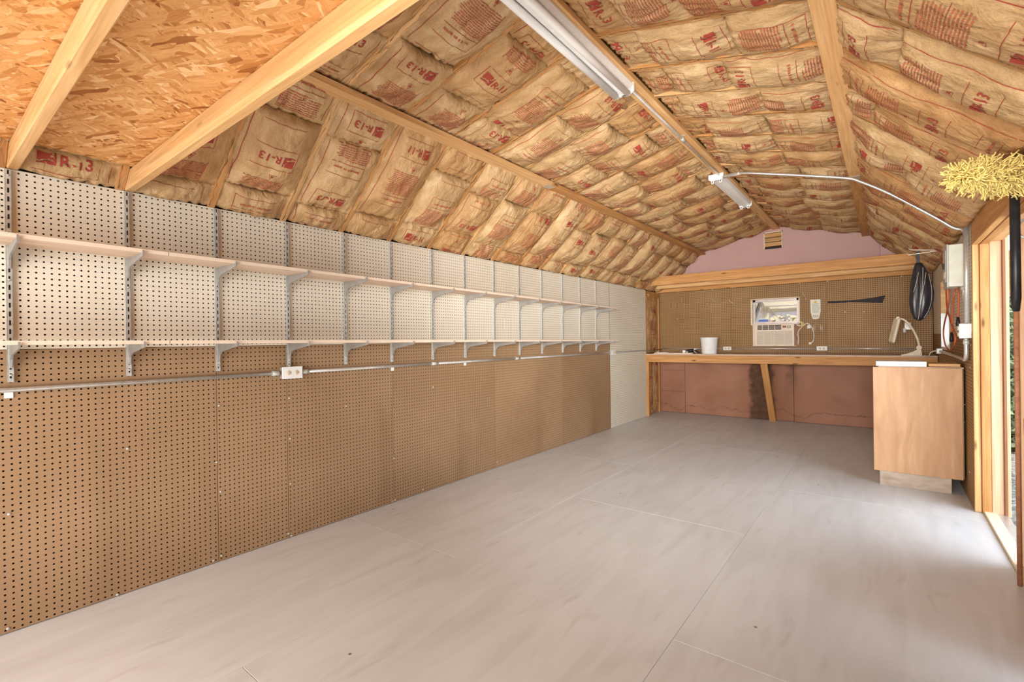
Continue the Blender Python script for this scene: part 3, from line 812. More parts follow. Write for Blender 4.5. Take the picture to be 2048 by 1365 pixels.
rb = random.Random(5)
BAYS = [(a + 0.016, c - 0.016) for a, c in zip(RY, RY[1:])] + [(RY[-1] + 0.012, YB - 0.01)]
seed = 100
for bi, (y0, y1) in enumerate(BAYS):
    if y1 < -1.0: fine = 0.5
    else: fine = 1.0 if y0 < 4.6 else 0.7
    if y0 < -1.2: continue
    # each slope is filled from the eaves or purlin upwards
    for side, (E_, K_, R_) in enumerate((((0.006, 2.006), KL, (RG[0] - 0.05, RG[1] - 0.012)), ((XR - 0.006, 2.006), KR, (RG[0] + 0.05, RG[1] - 0.012)))):
        if side == 0: cuts_low = [rb.uniform(0.13, 0.22), rb.uniform(0.62, 0.74)] if bi % 5 else [rb.uniform(0.15, 0.25)]
        else: cuts_low = [rb.uniform(0.5, 0.85)] if bi % 2 else []
        segs = seg_pts(E_, K_, cuts_low)
        for k, (a, c) in enumerate(segs):
            seed += 1
            make_batt(a, c, y0, y1, seed, (0.070, 0.066)[side] if (k or side) else 0.042, flat1=(k == len(segs) - 1), fine=fine, stub=(k == 0))
        cuts_up = [rb.uniform(0.26, 0.42), rb.uniform(0.72, 0.86)] if bi % 3 else [rb.uniform(0.45, 0.6)]
        if side == 1: cuts_up = [rb.uniform(0.38, 0.5), rb.uniform(0.80, 0.88)]
        segs = seg_pts(K_, R_, cuts_up)
        for k, (a, c) in enumerate(segs):
            seed += 1
            if side == 0: make_batt(a, c, y0, y1, seed, 0.062, flat0=(k == 0), flat1=(k == len(segs) - 1), fine=fine)
            else: make_batt(a, c, y0, y1, seed, 0.050, flat0=(k == 0), flat1=(k == len(segs) - 1), fine=fine)
# batts standing in the open bay of the left wall
def wall_batt(z0, z1, y0, y1, seed):
    o = make_batt((0.0, 0.0), (1.0 * (z1 - z0), 0.0001), y0, y1, seed, 0.03)
    X = Vector((0, 0, 1)); Zv = Vector((1, 0, 0)); Yv = Zv.cross(X); c = Vector((-0.075 + 0.045, (y0 + y1) / 2, (z0 + z1) / 2))
    o.parent = None
    o.data.name = 'wall_batt'
    reg(o, Matrix(((X.x, Yv.x, Zv.x, c.x), (X.y, Yv.y, Zv.y, c.y), (X.z, Yv.z, Zv.z, c.z), (0, 0, 0, 1))), wall_l)
wall_batt(1.0, 1.93, 7.30, 7.83, 901); wall_batt(0.01, 0.90, 7.30, 7.57, 902); wall_batt(0.01, 0.90, 7.57, 7.83, 903)

# ------------------------------------------------------------------ storage loft at the near end
loft = thing('storage_loft', 'oriented strand board loft deck on two pale joists above the near end', 'loft', (1.0, 0.4, 2.0))
for y in (0.306, 0.712, -0.10, -0.507, -0.913):
    beam('loft_joist', (0.0, y, 2.045), (3.46, y, 2.045), 0.038, 0.089, 'pine_pale', loft, bev=0.004)
bm = bmesh.new(); add_box(bm, (-1.60, -1.75, -0.0055), (1.60, 0.90, 0.0055))
from_bm('strand_board', bm, 'osb', loft, Matrix.Translation((1.73, -0.17, 2.0955)))

# beams across the far end, above the bench
for (y, z0, z1, m_, lab) in ((7.27, 2.058, 2.19, 'pine', 'front wooden tie beam spanning the shed above the workbench'),
                             (7.50, 2.022, 2.11, 'pine_pale', 'middle tie beam just behind the front one above the workbench'),
                             (7.78, 1.985, 2.08, 'pine_orange', 'rear tie beam against the pink gable foam')):
    o = beam('tie_beam', (-0.03, y, (z0 + z1) / 2), (XR - 0.06, y, (z0 + z1) / 2), 0.038, z1 - z0, m_, None)
    tag(o, lab, 'beam', 'tie beams over the workbench')

# ------------------------------------------------------------------ gable vent
vent = thing('gable_vent', 'small pale wooden louvred vent high on the pink gable', 'vent', (1.70, YB - 0.005, 2.53))
bm = bmesh.new()
vx0, vx1, vz0, vz1 = 1.575, 1.82, 2.53, 2.775
for lo, hi in (((vx0, YB - 0.03, vz0), (vx0 + 0.012, YB, vz1)), ((vx1 - 0.012, YB - 0.03, vz0), (vx1, YB, vz1)), ((vx0, YB - 0.03, vz1 - 0.012), (vx1, YB, vz1))): add_box(bm, lo, hi)
from_bm('frame', bm, 'outside_pale', vent)
box('recess', (vx0 + 0.012, YB - 0.008, vz0), (vx1 - 0.012, YB - 0.002, vz1 - 0.012), 'near_black', vent)  # near-black sheet stands in for the shade behind the vent slats
for k in range(3):
    z = vz0 + 0.045 + k * 0.066
    beam('slat', (vx0 + 0.012, YB - 0.022, z + 0.02), (vx1 - 0.012, YB - 0.022, z + 0.02), 0.006, 0.066, 'pine_pale', vent, (0, 0.45, 1))

# ------------------------------------------------------------------ windows
win = struct(bpy.data.objects.new('window_1', None)); C.objects.link(win); reg(win, Matrix.Translation(((WX0 + WX1) / 2, YB, 1.4)), None)
bm = bmesh.new()
t_ = 0.022
fz0 = 1.425
for lo, hi in (((WX0 - 0.012, YB - 0.014, fz0), (WX0 + 0.012, YB + 0.10, WZ1 + 0.006)), ((WX1 - 0.010, YB - 0.014, fz0), (WX1 + 0.006, YB + 0.10, WZ1 + 0.006)),
               ((WX0, YB - 0.014, WZ1 - 0.006), (WX1, YB + 0.10, WZ1 + 0.008)), ((WX0 - 0.012, YB - 0.014, fz0 - 0.014), (WX1, YB + 0.10, fz0))): add_box(bm, lo, hi, 0.001)
from_bm('casing', bm, 'cream_plastic', win)
bm = bmesh.new()
for lo, hi in (((WX0 + 0.012, YB + 0.04, fz0), (WX0 + 0.042, YB + 0.065, WZ1 - 0.006)), ((WX1 - 0.04, YB + 0.04, fz0), (WX1 - 0.01, YB + 0.065, WZ1 - 0.006)),
               ((WX0 + 0.012, YB + 0.04, WZ1 - 0.04), (WX1 - 0.01, YB + 0.065, WZ1 - 0.006)), ((WX0 + 0.012, YB + 0.02, fz0), (WX1 - 0.01, YB + 0.065, fz0 + 0.035))): add_box(bm, lo, hi, 0.001)
from_bm('sash', bm, 'aluminium', win)
box('pane', (WX0 + 0.04, YB + 0.05, fz0 + 0.03), (WX1 - 0.04, YB + 0.053, WZ1 - 0.035), 'window_glass', win)
box('filler_board', (WX0, YB + 0.01, WZ0), (WX0 + 0.05, YB + 0.05, fz0 - 0.014), 'shelf_edge', win)
box('filler_board', (WX1 - 0.055, YB + 0.01, WZ0), (WX1, YB + 0.05, fz0 - 0.014), 'door_brown', win)
win2 = struct(bpy.data.objects.new('window_2', None)); C.objects.link(win2); reg(win2, Matrix.Translation((XR, 6.46, 1.45)), None)
bm = bmesh.new()
for lo, hi in (((XR - 0.008, RY0 - 0.015, RZ0), (XR + 0.09, RY0 + 0.012, RZ1)),                ((XR - 0.008, RY0, RZ1 - 0.012), (XR + 0.09, RY1, RZ1 + 0.012)), ((XR - 0.008, RY0, RZ0 - 0.012), (XR + 0.09, RY1, RZ0 + 0.012))): add_box(bm, lo, hi, 0.001)
from_bm('casing', bm, 'outside_pale', win2)
box('reveal_board', (XR - 0.008, RY1 - 0.012, 1.46), (XR + 0.09, RY1 + 0.015, RZ1), 'pine_pale', win2)
box('reveal_board', (XR - 0.008, RY1 - 0.012, RZ0), (XR + 0.09, RY1 + 0.015, 1.458), 'white_enamel', win2)
bm = bmesh.new(); add_box(bm, (XR + 0.05, RY0 + 0.012, 1.44), (XR + 0.07, RY1 - 0.012, 1.47)); add_box(bm, (XR + 0.05, RY0 + 0.012, RZ0 + 0.012), (XR + 0.07, RY1 - 0.012, RZ0 + 0.035))
from_bm('sash', bm, 'aluminium', win2)
box('pane', (XR + 0.058, RY0 + 0.012, RZ0 + 0.012), (XR + 0.061, RY1 - 0.012, RZ1 - 0.012), 'window_glass', win2)

# ------------------------------------------------------------------ door opening in the right wall
door = struct(bpy.data.objects.new('door_1', None)); C.objects.link(door); reg(door, Matrix.Translation((XR, 3.6, 0)), None)
beam('jamb_stud', (3.474, 4.588, 0.002), (3.474, 4.588, 2.0), 0.036, 0.034, 'pine_pale', door, (1, 0, 0))
beam('jamb_stud', (3.516, 4.580, 0.002), (3.516, 4.580, 1.85), 0.045, 0.046, 'pine', door, (1, 0, 0))
beam('jamb_board', (3.570, 4.572, 0.002), (3.570, 4.572, 1.87), 0.024, 0.058, 'trim_wood', door, (1, 0, 0))
beam('jamb_board', (3.606, 4.560, 0.002), (3.606, 4.560, 1.87), 0.03, 0.012, 'door_brown', door, (1, 0, 0))
beam('outer_trim', (3.622, 4.556, 0.002), (3.622, 4.556, 1.90), 0.02, 0.018, 'trim_wood', door, (1, 0, 0))
beam('header', (3.474, DY0 - 0.1, 1.935), (3.474, DY1, 1.935), 0.036, 0.17, 'pine', door)
beam('header', (3.518, DY0 - 0.1, 1.905), (3.518, DY1, 1.905), 0.045, 0.115, 'pine_orange', door)
beam('header', (3.575, DY0 - 0.1, 1.885), (3.575, DY1, 1.885), 0.065, 0.05, 'pine_pale', door)
beam('threshold', (3.530, 2.3, 0.008), (3.530, 4.59, 0.008), 0.062, 0.018, 'outside_pale', door)
beam('threshold', (3.590, 2.3, 0.004), (3.590, 4.59, 0.004), 0.055, 0.012, 'metal', door)
leaf = box('door_leaf', (3.555, 2.45, 0.02), (3.590, 3.60, 1.86), 'door_brown', door, 0.003)
beam('door_stile', (3.545, 3.590, 0.02), (3.545, 3.590, 1.86), 0.03, 0.03, 'trim_wood', leaf, (1, 0, 0))
beam('door_rail', (3.545, 2.5, 0.75), (3.545, 3.56, 0.75), 0.02, 0.09, 'pine_orange', leaf)
for z in (1.43, 1.15, 0.88, 0.55): screw(leaf, (3.553, 3.52, z), (-1, 0, 0), 0.006)
pts = [(3.53, 3.45, 1.80), (3.51, 3.44, 1.78), (3.50, 3.42, 1.74), (3.51, 3.40, 1.71), (3.53, 3.40, 1.70)]
tube('door_hook', pts, 0.006, 'zinc', leaf, 8, 4)

# ------------------------------------------------------------------ shelving on the left wall
def standard_mesh():
    bm = bmesh.new(); H = 0.915; w = 0.020; d = 0.013
    add_box(bm, (0, -w / 2, 0), (d, -w / 2 + 0.0022, H)); add_box(bm, (0, w / 2 - 0.0022, 0), (d, w / 2, H))
    # slotted face: side rails and cross bars around two slots in a pitch
    add_box(bm, (d - 0.0018, -w / 2, 0), (d, -0.0032, H)); add_box(bm, (d - 0.0018, 0.0032, 0), (d, w / 2, H))
    add_box(bm, (0.001, -0.0034, 0.002), (d - 0.0045, 0.0034, H - 0.002), mi=1)  # dark strip added behind the slots to deepen their shade
    z = 0.0
    while z < H - 0.01:
        add_box(bm, (d - 0.0018, -0.0033, z), (d, 0.0033, min(z + 0.016, H))); z += 0.038
    me = bpy.data.meshes.new('standard'); bmesh.ops.recalc_face_normals(bm, faces=bm.faces); bm.to_mesh(me); bm.free(); me.materials.append(M['zinc']); me.materials.append(M['dark_slot']); return me


def bracket_mesh():
    bm = bmesh.new()
    prof = [(0.010, 0.0), (0.252, 0.0), (0.258, 0.012), (0.262, 0.012), (0.262, -0.014), (0.060, -0.044), (0.032, -0.062), (0.018, -0.098), (0.010, -0.098)]
    A = [bm.verts.new((x, -0.0035, z)) for x, z in prof]; B = [bm.verts.new((x, 0.0035, z)) for x, z in prof]
    bm.faces.new(A); bm.faces.new(B[::-1]); n = len(prof)
    for i in range(n): bm.faces.new((A[i], B[i], B[(i + 1) % n], A[(i + 1) % n]))
    me = bpy.data.meshes.new('bracket'); bmesh.ops.recalc_face_normals(bm, faces=bm.faces); bm.to_mesh(me); bm.free(); me.materials.append(M['steel_bracket']); return me


SM, BMh = standard_mesh(), bracket_mesh()
ORD = ['nearest', 'second', 'third', 'fourth', 'fifth', 'sixth', 'seventh', 'eighth', 'ninth', 'tenth', 'eleventh', 'twelfth', 'thirteenth', 'farthest']
YS = [0.291, 0.699, 1.102, 1.506, 1.911, 2.307, 2.726, 3.118, 3.525, 3.926, 4.336, 4.762, 5.168, 5.580]
ZS = 1.079
def shelf_z(upper, y):
    return (1.668 - 0.0085 * y) if upper else (1.240 - 0.0062 * y)
proto = None
for i, y in enumerate(YS):
    lab = f'{ORD[i]} slotted metal shelf upright from the near end' if 0 < i < 13 else ('slotted metal shelf upright nearest the camera' if i == 0 else 'slotted metal shelf upright farthest along the left wall')
    if proto is None:
        proto = thing('shelf_upright', lab, 'shelf support', (0.003, y, ZS), 'slotted shelf uprights on the left wall')
        link('rail', SM, proto, WM[proto.name]); br = [link('bracket', BMh, proto, Matrix.Identity(4)) for _ in range(2)]
        for z in (0.03, 0.17, 0.44, 0.89):
            s_ = screw(proto, (0.0165, y, ZS + z), (1, 0, 0), 0.0045)
        kids = list(proto.children)
        cur = proto; ck = kids
    else:
        cur = proto.copy(); C.objects.link(cur); cur['label'] = lab; reg(cur, Matrix.Translation((0.003, y, ZS)), None); ck = []
        for ch in kids:
            c_ = ch.copy(); C.objects.link(c_); ck.append(c_)
            dm = Matrix.Translation((0, y - YS[0], 0)); reg(c_, dm @ WM[ch.name], cur)
    bks = [k for k in ck if k.name.startswith('bracket')]
    for q, k in enumerate(bks):
        reg(k, Matrix.Translation((0.005, y, shelf_z(q == 0, y) - 0.0005)), cur)

UP = ((-1.65, 0.800), (0.803, 3.27), (3.273, 4.428), (4.431, 5.72)); LO = ((-1.65, 0.800), (0.803, 2.920), (2.923, 4.686), (4.689, 5.74))
labs = (('nearest tan board of the upper wall shelf', 'second tan board of the upper wall shelf', 'third short tan board of the upper wall shelf', 'farthest tan board of the upper wall shelf'),
        ('nearest tan board of the lower wall shelf', 'second tan board of the lower wall shelf', 'third tan board of the lower wall shelf', 'farthest tan board of the lower wall shelf'))
for u_, rows in enumerate((UP, LO)):
    for k, (a, c) in enumerate(rows):
        za, zc = shelf_z(u_ == 0, a), shelf_z(u_ == 0, c)
        sh = thing('shelf_board', labs[u_][k], 'shelf', (0.14, (a + c) / 2, (za + zc) / 2), 'tan boards of the two wall shelves')
        nrm = Vector((0, a - c, 0)).cross(Vector((1, 0, 0))); 
        h_ = 0.017
        beam('board', (0.143, a, za + h_ / 2), (0.143, c, zc + h_ / 2), 0.222, h_, 'shelf_wood', sh, bev=0.001)
        o = beam('front_edge', (0.2548, a, za + h_ / 2), (0.2548, c, zc + h_ / 2), 0.0014, h_, 'shelf_edge', sh, bev=0)
        beam('back_edge', (0.0313, a, za + h_ / 2), (0.0313, c, zc + h_ / 2), 0.0014, h_, 'shelf_edge', sh, bev=0)

# ------------------------------------------------------------------ conduits and outlets
def outlet(name, label, centre, axis, w, h, d, ports=True, group='duplex outlet boxes'):
    """surface box: axis 'x' faces +x (left wall), 'y' faces -y (back wall)"""
    c = Vector(centre)
    t = thing(name, label, 'outlet', c, group)
    if axis == 'x':
        X, Y, Z = Vector((0, -1, 0)), Vector((0, 0, 1)), Vector((-1, 0, 0)); X = Vector((0, 1, 0)); Z = Vector((1, 0, 0))
    else: X = Vector((1, 0, 0)); Z = Vector((0, -1, 0)); Y = Vector((0, 0, 1))
    mw = Matrix(((X.x, Y.x, Z.x, c.x), (X.y, Y.y, Z.y, c.y), (X.z, Y.z, Z.z, c.z), (0, 0, 0, 1)))
    bm = bmesh.new(); add_box(bm, (-w / 2, -h / 2, 0.001), (w / 2, h / 2, d), 0.003); from_bm('box', bm, 'metal', t, mw)
    bm = bmesh.new(); add_box(bm, (-w / 2 - 0.002, -h / 2 - 0.002, d), (w / 2 + 0.002, h / 2 + 0.002, d + 0.004), 0.002); cv = from_bm('cover_plate', bm, 'white_plastic', t, mw)
    if ports:
        for sx in (-1, 1):
            bm = bmesh.new()
            add_lathe(bm, [(0.0, d + 0.006), (0.014, d + 0.006), (0.0165, d + 0.004)], 16, (sx * w * 0.20, 0, 0))
            for dy in (-0.005, 0.005): add_box(bm, (sx * w * 0.20 - 0.005, dy - 0.001, d + 0.005), (sx * w * 0.20 + 0.003, dy + 0.001, d + 0.0068), mi=1)
            add_box(bm, (sx * w * 0.20 + 0.007, -0.002, d + 0.005), (sx * w * 0.20 + 0.010, 0.002, d + 0.0068), mi=1)
            from_bm('receptacle', bm, ['cream_plastic', 'dark_slot'], t, mw)
    return t


zc = 1.046
cd = thing('conduit', 'long galvanised conduit running along the brown pegboard of the left wall', 'conduit', (0.013, 1.0, zc), 'metal electrical conduits')
for a, c in ((-1.6, 1.435), (1.595, 2.72), (2.76, 3.86), (3.90, 5.93)): tube('pipe', [(0.014, a, zc), (0.014, c, zc)], 0.0108, 'metal', cd, 12)
for y in (2.74, 3.88): tube('coupling', [(0.014, y - 0.035, zc), (0.014, y + 0.035, zc)], 0.014, 'zinc', cd, 12)
for y in (1.42, 1.61): tube('connector', [(0.014, y - 0.02, zc), (0.014, y + 0.02, zc)], 0.0155, 'zinc', cd, 12)
for y in (0.285, 2.316, 3.118): box('strap', (0.001, y - 0.014, zc - 0.036), (0.005, y + 0.014, zc - 0.008), 'white_plastic', cd, 0.001)
outlet('outlet_box', 'white duplex outlet box in the conduit on the left wall', (0.0, 1.517, zc), 'x', 0.125, 0.072, 0.035)
outlet('outlet_box', 'small white outlet box where brown and white pegboard meet', (0.002, 6.03, zc), 'x', 0.11, 0.072, 0.035)
cd = thing('conduit', 'thin conduit crossing the white end panel of the left wall', 'conduit', (0.013, 6.6, zc), 'metal electrical conduits')
tube('pipe', [(0.014, 6.09, zc), (0.014, 7.33, zc), (0.014, YB - 0.05, zc)], 0.009, 'steel_bracket', cd, 10)
cd = thing('conduit', 'conduit along the back wall just above the workbench', 'conduit', (1.6, YB - 0.014, 1.045), 'metal electrical conduits')
zb_ = 1.062
for a, c in ((0.02, 0.985), (1.115, 2.225), (2.345, 3.25)): tube('pipe', [(a, YB - 0.014, zb_), (c, YB - 0.014, zb_ - 0.004)], 0.010, 'metal', cd, 10)
outlet('outlet_box', 'white outlet box above the workbench between bucket and air conditioner', (1.05, YB - 0.001, zb_), 'y', 0.115, 0.05, 0.035)
outlet('outlet_box', 'white outlet box above the workbench right of the air conditioner', (2.285, YB - 0.001, zb_), 'y', 0.12, 0.055, 0.035)

# conduit from the far light fixture across the roof and down the right wall
cp = [Vector((1.765, 4.875, 2.775))] + [P(1, 4.73, x, y) for x, y in ((1480, 346.5), (1560, 349), (1640, 353), (1697, 357), (1722, 364), (1780, 388), (1870, 435), (1905, 455))]
cp += [Vector((3.425, 4.72, 1.985)), Vector((3.434, 4.70, 1.95))]
cd = thing('conduit', 'bent shiny conduit from the far light over the right roof slope', 'conduit', cp[0], 'metal electrical conduits')
tube('pipe', cp, 0.0105, 'metal', cd, 10, 5); tube('connector', [cp[0], cp[1]], 0.014, 'zinc', cd, 10)
cd = thing('conduit', 'thick upright conduit beside the door, from roof to junction box', 'conduit', (3.435, 4.66, 1.3), 'metal electrical conduits')
tube('pipe', [(3.434, 4.635, 1.992), (3.434, 4.635, 1.31)], 0.0155, 'metal', cd, 14)
tube('pipe', [(3.44, 4.71, 2.01), (3.44, 4.70, 1.9), (3.45, 4.66, 1.86)], 0.006, 'steel_bracket', cd, 8, 4)
cd = thing('conduit', 'slim grey conduit from the breaker box down to the junction box', 'conduit', (3.43, 4.8, 1.3), 'metal electrical conduits')
tube('pipe', [(3.435, 4.79, 1.58), (3.435, 4.79, 1.50), (3.435, 4.725, 1.40), (3.435, 4.71, 1.31)], 0.011, 'metal', cd, 12, 5)
tube('connector', [(3.435, 4.79, 1.555), (3.435, 4.79, 1.585)], 0.017, 'zinc', cd, 12)
jb = thing('junction_box', 'white-faced junction box with switches beside the door', 'junction box', (3.455, 4.68, 1.2), None)
box('box', (3.405, 4.635, 1.205), (3.455, 4.745, 1.305), 'metal', jb, 0.003)
box('side_plate', (3.392, 4.628, 1.203), (3.456, 4.635, 1.307), 'white_plastic', jb, 0.002)
box('face_plate', (3.399, 4.638, 1.207), (3.405, 4.742, 1.303), 'zinc', jb, 0.001)
for z in (1.232, 1.276):
    bm = bmesh.new(); add_lathe(bm, [(0.0, 0.010), (0.014, 0.010), (0.018, 0.004), (0.018, 0)], 14)
    from_bm('receptacle', bm, 'cream_plastic', jb, Matrix.Translation((3.399, 4.70, z)) @ Matrix.Rotation(-PI / 2, 4, 'Y'))
cd = thing('conduit', 'bent conduit from the junction box along the wall behind the cabinet', 'conduit', (3.435, 4.68, 1.2), 'metal electrical conduits')
lp = [(3.433, 4.68, 1.205), (3.433, 4.68, 1.10), (3.433, 4.70, 1.062), (3.433, 4.76, 1.047), (3.433, 4.95, 1.048), (3.433, 5.9, 1.052), (3.433, 6.75, 1.056)]
tube('pipe', lp, 0.0135, 'metal', cd, 12, 5)
tube('connector', [(3.433, 4.68, 1.19), (3.433, 4.68, 1.16)], 0.018, 'zinc', cd, 12)
box('end_box', (3.405, 6.72, 1.03), (3.455, 6.83, 1.085), 'zinc', cd, 0.004)

# breaker box
bb = thing('breaker_box', 'pale grey breaker box hanging on the right wall', 'breaker box', (3.45, 4.88, 1.58))
box('body', (3.352, 4.775, 1.585), (3.455, 5.02, 1.895), 'panel_pale', bb, 0.003)
cvr = box('cover', (3.342, 4.772, 1.578), (3.352, 5.024, 1.900), 'grey_box', bb, 0.002)
box('door', (3.336, 4.80, 1.62), (3.342, 4.99, 1.86), 'grey_box', bb, 0.002)
box('lever', (3.326, 4.872, 1.725), (3.336, 4.892, 1.77), 'black_plastic', bb, 0.003)
box('rating_label', (3.334, 4.82, 1.655), (3.336, 4.94, 1.70), 'paper', bb)

# ------------------------------------------------------------------ light fixtures
def fixture(y0, y1, label, tubes):
    t = thing('strip_light', label, 'light', (1.715, (y0 + y1) / 2, 2.81), 'fluorescent strip lights on the ridge')
    xc = 1.705; zt = 2.811
    bm = bmesh.new()
    prof = [(-0.062, zt), (0.062, zt), (0.066, zt - 0.016), (0.055, zt - 0.042), (0.020, zt - 0.046), (0.012, zt - 0.062), (-0.012, zt - 0.062), (-0.020, zt - 0.046), (-0.055, zt - 0.042), (-0.066, zt - 0.016)]
    add_prism(bm, [(xc + a, b_) for a, b_ in prof], 1, y0, y1)
    from_bm('housing', bm, 'white_enamel', t)
    for y in (y0, y1 - 0.008):
        bm = bmesh.new(); add_prism(bm, [(xc - 0.068, zt), (xc + 0.068, zt), (xc + 0.068, zt - 0.045), (xc + 0.045, zt - 0.062), (xc - 0.045, zt - 0.062), (xc - 0.068, zt - 0.045)], 1, y - 0.003, y + 0.011)
        from_bm('end_plate', bm, 'white_enamel', t)
    for sx in (-1, 1):
        for y in (y0 + 0.018, y1 - 0.032):
            bm = bmesh.new(); add_box(bm, (-0.013, -0.006, -0.042), (0.013, 0.006, 0.0), 0.003); add_box(bm, (-0.004, -0.008, -0.034), (0.004, 0.008, -0.014), mi=1)
            from_bm('socket', bm, ['white_plastic', 'dark_slot'], t, Matrix.Translation((xc + sx * 0.038, y + 0.006, zt - 0.040)))
        if tubes:
            bm = bmesh.new(); add_tube(bm, [(0, y0 + 0.03, 0), (0, y0 + 0.045, 0)], 0.013, 16, 1); add_tube(bm, [(0, y0 + 0.045, 0), (0, y1 - 0.045, 0)], 0.019, 18); add_tube(bm, [(0, y1 - 0.045, 0), (0, y1 - 0.03, 0)], 0.017, 16, 1)
            from_bm('fluorescent_tube', bm, ['tube', 'metal'], t, Matrix.Translation((xc + sx * 0.038, 0, zt - 0.068)))
fixture(1.55, 2.80, 'near white strip light with two fluorescent tubes on the ridge', True)
fixture(4.86, 6.10, 'far white strip light without tubes near the gable', False)
cd = thing('conduit', 'straight conduit under the ridge board joining the two strip lights', 'conduit', (1.72, 3.8, 2.80), 'metal electrical conduits')
tube('pipe', [(1.735, 2.81, 2.796), (1.735, 4.85, 2.796)], 0.0095, 'metal', cd, 10)
tube('coupling', [(1.735, 3.78, 2.796), (1.735, 3.86, 2.796)], 0.0125, 'zinc', cd, 10)
box('strap', (1.70, 3.76, 2.807), (1.77, 3.775, 2.81), 'zinc', cd)

# ------------------------------------------------------------------ workbench
wb = thing('workbench', 'full-width wooden workbench against the pegboard end wall', 'workbench', (1.7, 7.6, 0))
box('worktop', (-0.045, 7.235, 0.972), (XR - 0.01, YB - 0.008, 0.992), 'bench_top', wb, 0.003)
beam('front_rail', (-0.05, 7.25, 0.918), (XR - 0.012, 7.25, 0.918), 0.038, 0.108, 'pine', wb)
beam('back_rail', (-0.04, YB - 0.03, 0.93), (XR - 0.012, YB - 0.03, 0.93), 0.038, 0.08, 'pine_orange', wb)
beam('brace', (1.665, 7.275, 0.885), (1.672, YB - 0.06, 0.0), 0.085, 0.038, 'pine', wb, (0, 1, 0.6))
beam('post', (0.022, 7.262, 0.002), (0.022, 7.262, 0.862), 0.038, 0.038, 'pine', wb, (1, 0, 0))

# ------------------------------------------------------------------ cabinet
cb = thing('base_cabinet', 'light wood base cabinet end-on by the door', 'cabinet', (3.17, 5.25, 0))
box('carcass', (2.945, 4.975, 0.125), (3.445, 5.60, 0.965), 'cabinet_wood', cb, 0.002)
def upright_panel(name, lo, hi, m_, parent):
    c = (Vector(lo) + Vector(hi)) / 2; e = Vector(hi) - Vector(lo)
    bm = bmesh.new(); add_box(bm, (-e.z / 2, -e.x / 2, -e.y / 2), (e.z / 2, e.x / 2, e.y / 2), 0.002)
    return from_bm(name, bm, m_, parent, Matrix(((0, 1, 0, c.x), (0, 0, 1, c.y), (1, 0, 0, c.z), (0, 0, 0, 1))))
upright_panel('side_panel', (2.895, 4.945, 0.122), (3.436, 4.975, 0.972), 'cabinet_wood', cb)
box('toe_kick', (2.932, 4.98, 0.0), (3.372, 5.58, 0.124), 'toe_wood', cb, 0.002)
box('top', (2.93, 4.98, 0.966), (3.448, 5.62, 0.978), 'shelf_wood', cb, 0.002)
wt = box('white_panel', (2.915, 4.985, 0.9785), (3.235, 5.25, 1.018), 'white_enamel', None, 0.003)
tag(wt, 'flat white laminate panel lying on the base cabinet', 'panel')
db = beam('wood_board', (3.245, 5.12, 0.992), (3.43, 5.12, 0.992), 0.25, 0.022, 'pine_pale', None)
tag(db, 'short pale board beside the white panel on the cabinet', 'board')

# ------------------------------------------------------------------ air conditioner
ac = thing('air_conditioner', 'beige window air conditioner below the small back window', 'air conditioner', (1.70, YB - 0.03, 1.10))
ax0, ax1, az0, az1, ay = 1.452, 1.958, 1.098, 1.415, YB - 0.075
bm = bmesh.new(); add_box(bm, (ax0 + 0.004, ay + 0.012, az0 + 0.003), (ax1 - 0.004, YB + 0.09, az1 - 0.003), 0.004); from_bm('case', bm, 'ac_beige', ac)
bm = bmesh.new()
for lo, hi in (((ax0, ay, az0), (ax0 + 0.026, ay + 0.014, az1)), ((ax1 - 0.026, ay, az0), (ax1, ay + 0.014, az1)), ((ax0 + 0.026, ay, az0), (ax1 - 0.026, ay + 0.014, az0 + 0.026)),
               ((ax0 + 0.026, ay, az1 - 0.012), (ax1 - 0.026, ay + 0.014, az1)), ((ax0 + 0.026, ay, 1.315), (ax1 - 0.026, ay + 0.014, 1.338))): add_box(bm, lo, hi, 0.0015)
from_bm('front_bezel', bm, 'ac_beige', ac)
box('vent_recess', (ax0 + 0.026, ay + 0.008, 1.338), (1.80, ay + 0.0118, az1 - 0.012), 'dark_slot', ac)
for x in (ax0 + 0.026, 1.545, 1.625, 1.71, 1.795):
    box('vent_divider', (x, ay + 0.001, 1.338), (x + 0.006, ay + 0.009, az1 - 0.012), 'ac_beige', ac)
for z in (1.353, 1.368, 1.383):
    box('vent_slat', (ax0 + 0.03, ay + 0.002, z), (1.797, ay + 0.008, z + 0.004), 'ac_beige', ac)
cpn = box('control_panel', (1.806, ay + 0.004, 1.338), (ax1 - 0.026, ay + 0.011, az1 - 0.012), 'ac_beige', ac, 0.001)
box('display', (1.812, ay + 0.002, 1.362), (1.86, ay + 0.004, 1.392), 'door_brown', cpn)
for k in range(4): box('button', (1.872 + (k % 2) * 0.026, ay + 0.001, 1.355 + (k // 2) * 0.022), (1.888 + (k % 2) * 0.026, ay + 0.004, 1.366 + (k // 2) * 0.022), 'dark_slot', cpn)
box('grille_back', (ax0 + 0.026, ay + 0.008, az0 + 0.026), (ax1 - 0.026, ay + 0.0118, 1.315), 'ac_grille', ac)
bm = bmesh.new()
z = az0 + 0.032
while z < 1.31: add_box(bm, (ax0 + 0.028, ay + 0.003, z), (ax1 - 0.028, ay + 0.008, z + 0.004)); z += 0.0098
for x in (1.56, 1.66, 1.70, 1.83): add_box(bm, (x, ay + 0.0025, az0 + 0.028), (x + 0.005, ay + 0.008, 1.313))
g = from_bm('intake_grille', bm, 'ac_beige', ac); g['kind'] = 'stuff'
